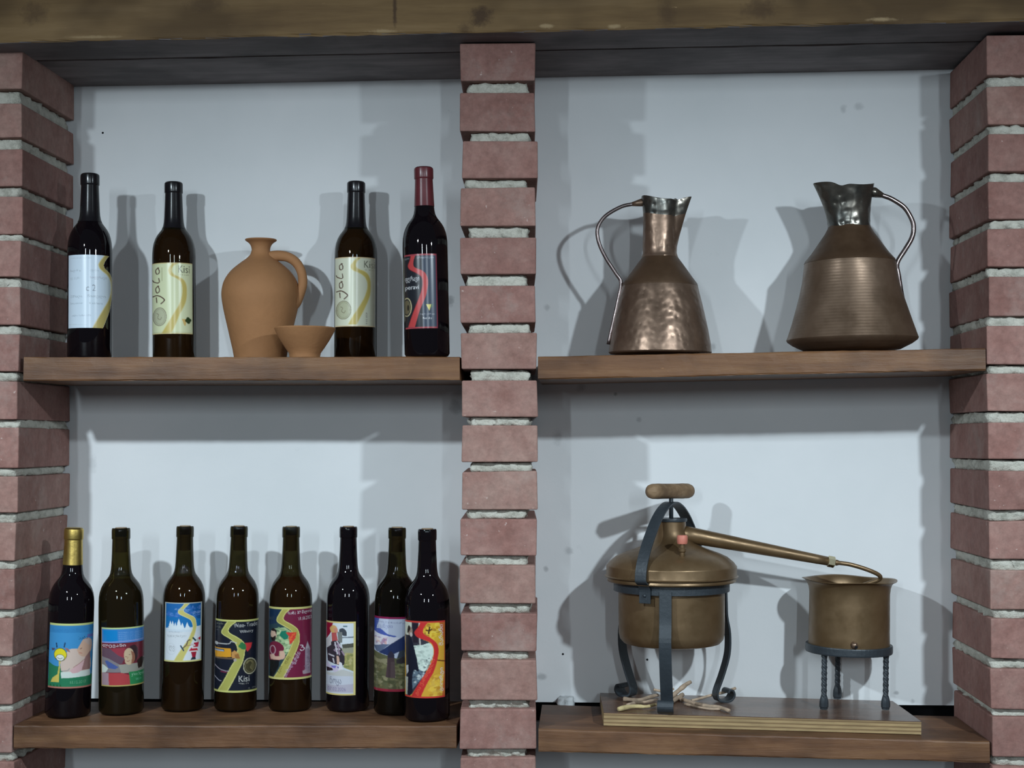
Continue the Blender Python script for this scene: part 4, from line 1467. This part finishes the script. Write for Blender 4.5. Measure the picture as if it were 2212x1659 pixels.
# iron band that carries the pot
MB().lathe([(.0895, .1890), (.0965, .1890), (.0965, .2030), (.0895, .2030)], 72, smooth=False).build('iron_ring', M['iron'], still)
prof_leg = [(.0965, .196), (.0975, .165), (.0985, .142), (.1035, .1146), (.1025, .0806), (.0925, .0474), (.0825, .023), (.0800, .0126), (.0835, .004), (.093, .0018), (.1035, .0028), (.110, .0105), (.1075, .0190), (.1015, .0200), (.0985, .0155)]
for az in (-99, 21, 141):
    e = Vector((math.cos(R_(az)), math.sin(R_(az)), 0))
    sc_ = .965 if az == -99 else 1.0
    dz = math.tan(ang_b) * e.x * .095 + .0006
    p3 = smooth_pts([e * (r * sc_ if z < .1 else r) + Vector((0, 0, z + dz * max(0, 1 - z / .18))) for r, z in prof_leg], 4)
    MB().strap(p3, (-e.y, e.x, 0), [.0200 + .006 * max(0, min(1, (i - 30) / 10)) for i in range(len(p3))], .0034).build('leg', M['iron'], still, bevel=.0006)
# arched strap over the lid
e = Vector((-.48, -.877, 0)).normalized()
half = [(.0990, .176), (.0990, .186), (.0995, .198), (.1045, .206), (.1135, .2115), (.1145, .218), (.1120, .232), (.1050, .248), (.0930, .267), (.077, .287), (.057, .308), (.036, .3235), (.016, .3325)]
path = [e * r + Vector((0, 0, z)) for r, z in half] + [Vector((0, 0, .335))] + [e * -r + Vector((0, 0, z)) for r, z in reversed(half)]
arch = MB().strap(smooth_pts(path, 3), (-e.y, e.x, 0), .0198, .0030).build('arch_strap', M['iron'], still, bevel=.0005)
for sg in (1, -1):
    c = e * sg * .1004 + Vector((0, 0, .1885))
    MB().tube([c, c + e * sg * .0022], [.0032, .0024], 10).build('rivet', M['iron'], arch)
# press screw and wooden handle
MB().tube([(0, 0, .3085), (0, 0, .352)], .0036, 12).build('press_rod', M['iron'], still)
hc = sl(1448, 1061)
hdir = Vector((.66, .75, -.018)).normalized()
L2 = .0585
hpts, hr_ = [], []
for k in range(21):
    t = -1 + 2 * k / 20
    hpts.append(hc + hdir * (t * L2))
    endr = math.sqrt(max(0, 1 - max(0, (abs(t) - .80) / .20) ** 2))
    hr_.append(.0128 * (.14 + .86 * endr) * (1 + .03 * math.exp(-((abs(t) - .55) / .12) ** 2) - .02))
MB().tube(hpts, hr_, 24).build('wooden_handle', M['handle_wood'], still)
# pipe
CYY = .170
p0, p1 = sl(1470, 1152), sl(1790, 1212.5, CYY - .006)
pp = [p0 + (p1 - p0) * (k / 12) for k in range(13)]
pr = [.0142 + (.0074 - .0142) * (k / 12) for k in range(13)]
pipe = MB().tube(pp, pr, 32).build('swan_pipe', M['brass'], still)
d = (p1 - p0).normalized()
MB().tube([p1 - d * .002, p1 - d * .001, p1 + d * .0095, p1 + d * .0105], [.0078, .0094, .0094, .0080], 6, False).build('hex_nut', M['brass_bright'], pipe)
tp = [p1 + d * .008] + [sl(x, y, yy) for x, y, yy in ((1808, 1215.5, CYY - .006), (1832, 1218.5, CYY - .006), (1857, 1225, CYY - .006), (1880, 1233, CYY - .006), (1896, 1240.5, CYY - .004), (1902, 1247, CYY), (1897, 1253, CYY + .004), (1880, 1259, CYY + .008), (1858, 1266, CYY + .012))]
tps = smooth_pts(tp, 4)
MB().tube(tps, [.0050] * 5 + [.0036] * (len(tps) - 5), 14).build('coil_tube', M['brass'], pipe)
# small relief valve in front of the neck
vb = sl(1474, 1203, SY - .076)
valve = MB().lathe([(0, 0), (.0036, 0), (.0042, .002), (.0040, .007), (.0060, .009), (.0062, .013), (.0046, .015), (.0046, .0235), (0, .0235)], 20).build('valve_stem', M['brass'], still, vb)
MB().lathe([(0, .021), (.0078, .021), (.0084, .0225), (.0088, .028), (.0086, .0335), (.0076, .0350), (0, .0352)], 12).build('valve_cap', M['red_plastic'], valve)

# ------------------------------------------------------------------ cooling pot
cx_ = P(1831, 1340, .172).x
cz = zboard(cx_)
cool = thing('cooling_pot', 'flared brass cooling pot on a three-legged iron stand', 'pot', (cx_, .172, cz), (0, .018, 0))


def cl(px, row, Y=.172):
    return P(px, row, Y) - Vector((cx_, .172, cz))


ztop = cl(1831, 1252).z
zbt = cl(1831, 1421, .10).z


def rimw(r, z, a):
    k = max(0, (z - (ztop - .02)) / .02)
    return r * (1 + .01 * k * math.sin(3 * a)), z + .0012 * k * math.sin(4 * a + 1)


vess = MB().lathe([(0, zbt + .002), (.0665, zbt + .002), (.0672, zbt + .005), (.0668, zbt + .03), (.0664, ztop - .04), (.0664, ztop - .022), (.0676, ztop - .013), (.0702, ztop - .006), (.0745, ztop - .0015), (.0785, ztop),
                   (.0785, ztop + .0008), (.0740, ztop - .0002), (.0690, ztop - .006), (.0650, ztop - .016), (.0648, zbt + .02), (0, zbt + .018)], 72, rimw).build('vessel', M['brass'], cool)
MB().lathe([(.0676, zbt), (.0714, zbt), (.0720, zbt + .002), (.0720, zbt + .0115), (.0714, zbt + .0132), (.0676, zbt + .0132)], 64, smooth=False).build('iron_ring', M['iron'], cool)
# drain spout stub at the lower front
ds = cl(1842, 1393, .172 - .0668)
MB().tube([ds + Vector((0, .004, 0)), ds + Vector((.0012, -.006, -.002))], [.0068, .0046], 14).build('drain_spout', M['copper_red'], vess)
MB().lathe([(0, 0), (.0026, 0), (.0026, .0006), (0, .0006)], 12).build('drain_hole', M['void'], vess, ds + Vector((.0024, -.0066, -.0034)), (PI / 2, 0, 0))
for k, az in enumerate((-138, -28, 97)):
    e = Vector((math.cos(R_(az)), math.sin(R_(az)), 0))
    c0 = e * .0635
    mb = MB()
    vs, fs = [], []
    N = 44
    zt_ = zbt + .002
    for i in range(N + 1):
        t = i / N
        z = zt_ * (1 - t) + .0006 * t
        twist = t * 15.0 if t < .78 else .78 * 15
        rr = .0049
        if t > .76:
            rr = .0049 + .0026 * math.sin(min(1, (t - .76) / .14) * PI / 2) - (.0012 if t > .97 else 0)
        elif t < .08:
            rr = .0053
        for q in range(8):
            an = 2 * PI * q / 8 + twist
            r2 = rr * (1.0 if q % 2 else .90)
            vs.append((c0.x + r2 * math.cos(an), c0.y + r2 * math.sin(an), z))
    for i in range(N):
        for q in range(8):
            q2 = (q + 1) % 8
            fs.append((i * 8 + q, i * 8 + q2, (i + 1) * 8 + q2, (i + 1) * 8 + q))
    fs.append(tuple(range(7, -1, -1)))
    fs.append(tuple(range(N * 8, N * 8 + 8)))
    mb.add(vs, fs).build('leg', M['iron'], cool)


# ------------------------------------------------------------------ twigs under the still
def twig(label, pts, r0, r1, mat, Ys, seed):
    """pts in photo pixels on the board; lift: height of the two ends above the board"""
    rn = random.Random(seed)
    out = []
    n = len(pts)
    for i, (px, py) in enumerate(pts):
        t = i / (n - 1)
        zb_ = zboard(P(px, py, .14).x) + r0 + .0002
        if Ys:                                       # raised twig: given depths instead of the board plane
            q = P(px, py, Ys[0] + (Ys[1] - Ys[0]) * t)
            q.z = max(q.z, zb_)
        else:
            q = PZ(px, py, zb_)
        out.append(q)
    base = out[0].copy()
    p3 = smooth_pts([p - base for p in out], 3)
    m = len(p3)
    rad = [(r0 + (r1 - r0) * i / (m - 1)) * rn.uniform(.86, 1.16) for i in range(m)]
    o = MB().tube(p3, rad, 8).build('twig', M[mat], None, base)
    return tag(o, label, 'twig', 'twigs under the copper still')


def cp(pts):
    return [(1260 + x / 4.74, 1250 + y / 4.74) for x, y in pts]


twig('yellow peeled twig, frontmost, pointing at the left end of the board', cp([(362, 1335), (480, 1312), (560, 1308), (650, 1310), (740, 1288)]), .0040, .0024, 'twig_yellow', None, 1)
twig('brown twig crossing behind the yellow peeled twig', cp([(415, 1232), (500, 1240), (570, 1246), (690, 1210), (760, 1192)]), .0036, .0030, 'twig', None, 2)
twig('short pale twig lying against the front leg of the still', cp([(450, 1296), (530, 1272), (640, 1262), (745, 1238)]), .0030, .0024, 'twig', None, 3)
twig('thick twig sticking up to the right behind the front leg', cp([(890, 1218), (960, 1160), (1010, 1118), (1050, 1085), (1098, 1058)]), .0044, .0034, 'twig', (.135, .170), 4)
twig('short dark twig end beside the front leg of the still', cp([(892, 1262), (930, 1238), (975, 1215), (1015, 1188)]), .0042, .0036, 'twig', None, 5)
twig('long grey twig reaching right in front of the scrolled foot', cp([(955, 1215), (1040, 1245), (1120, 1272), (1250, 1303), (1390, 1318), (1492, 1352)]), .0038, .0030, 'twig', None, 6)
twig('thin twig rising behind the right scrolled foot', cp([(1110, 1258), (1200, 1226), (1300, 1196), (1420, 1168), (1500, 1146), (1556, 1122)]), .0024, .0028, 'twig', (.165, .205), 7)
twig('thin dark twig lying below the long grey twig', cp([(1040, 1282), (1160, 1312), (1300, 1334), (1400, 1336)]), .0022, .0018, 'twig', None, 8)
twig('small twig behind the front leg under the pot', cp([(720, 1135), (800, 1150), (880, 1140), (925, 1128)]), .0022, .0020, 'twig', (.185, .195), 9)

# lump of white filler in the gap behind the lower right shelf
fp = P(1221, 1519, .238)
me = lump(.024, .020, .020, .006, 91, 5, 5, 4, 90)
me.materials.clear()
me.materials.append(M['foam'])
me.name = 'filler_lump'
fo = link('filler_lump', me, wall, (fp.x, fp.y + .006, fp.z))
# dark nail heads in the white wall
for (px, py) in ((222, 287), (1216, 1413), (1398, 1425)):
    q = P(px, py, WY)
    MB().lathe([(0, 0), (.0022, 0), (.0016, .0012), (0, .0014)], 8).build('nail_head', M['void'], wall, (q.x, WY + .0004, q.z), (PI / 2, 0, 0))
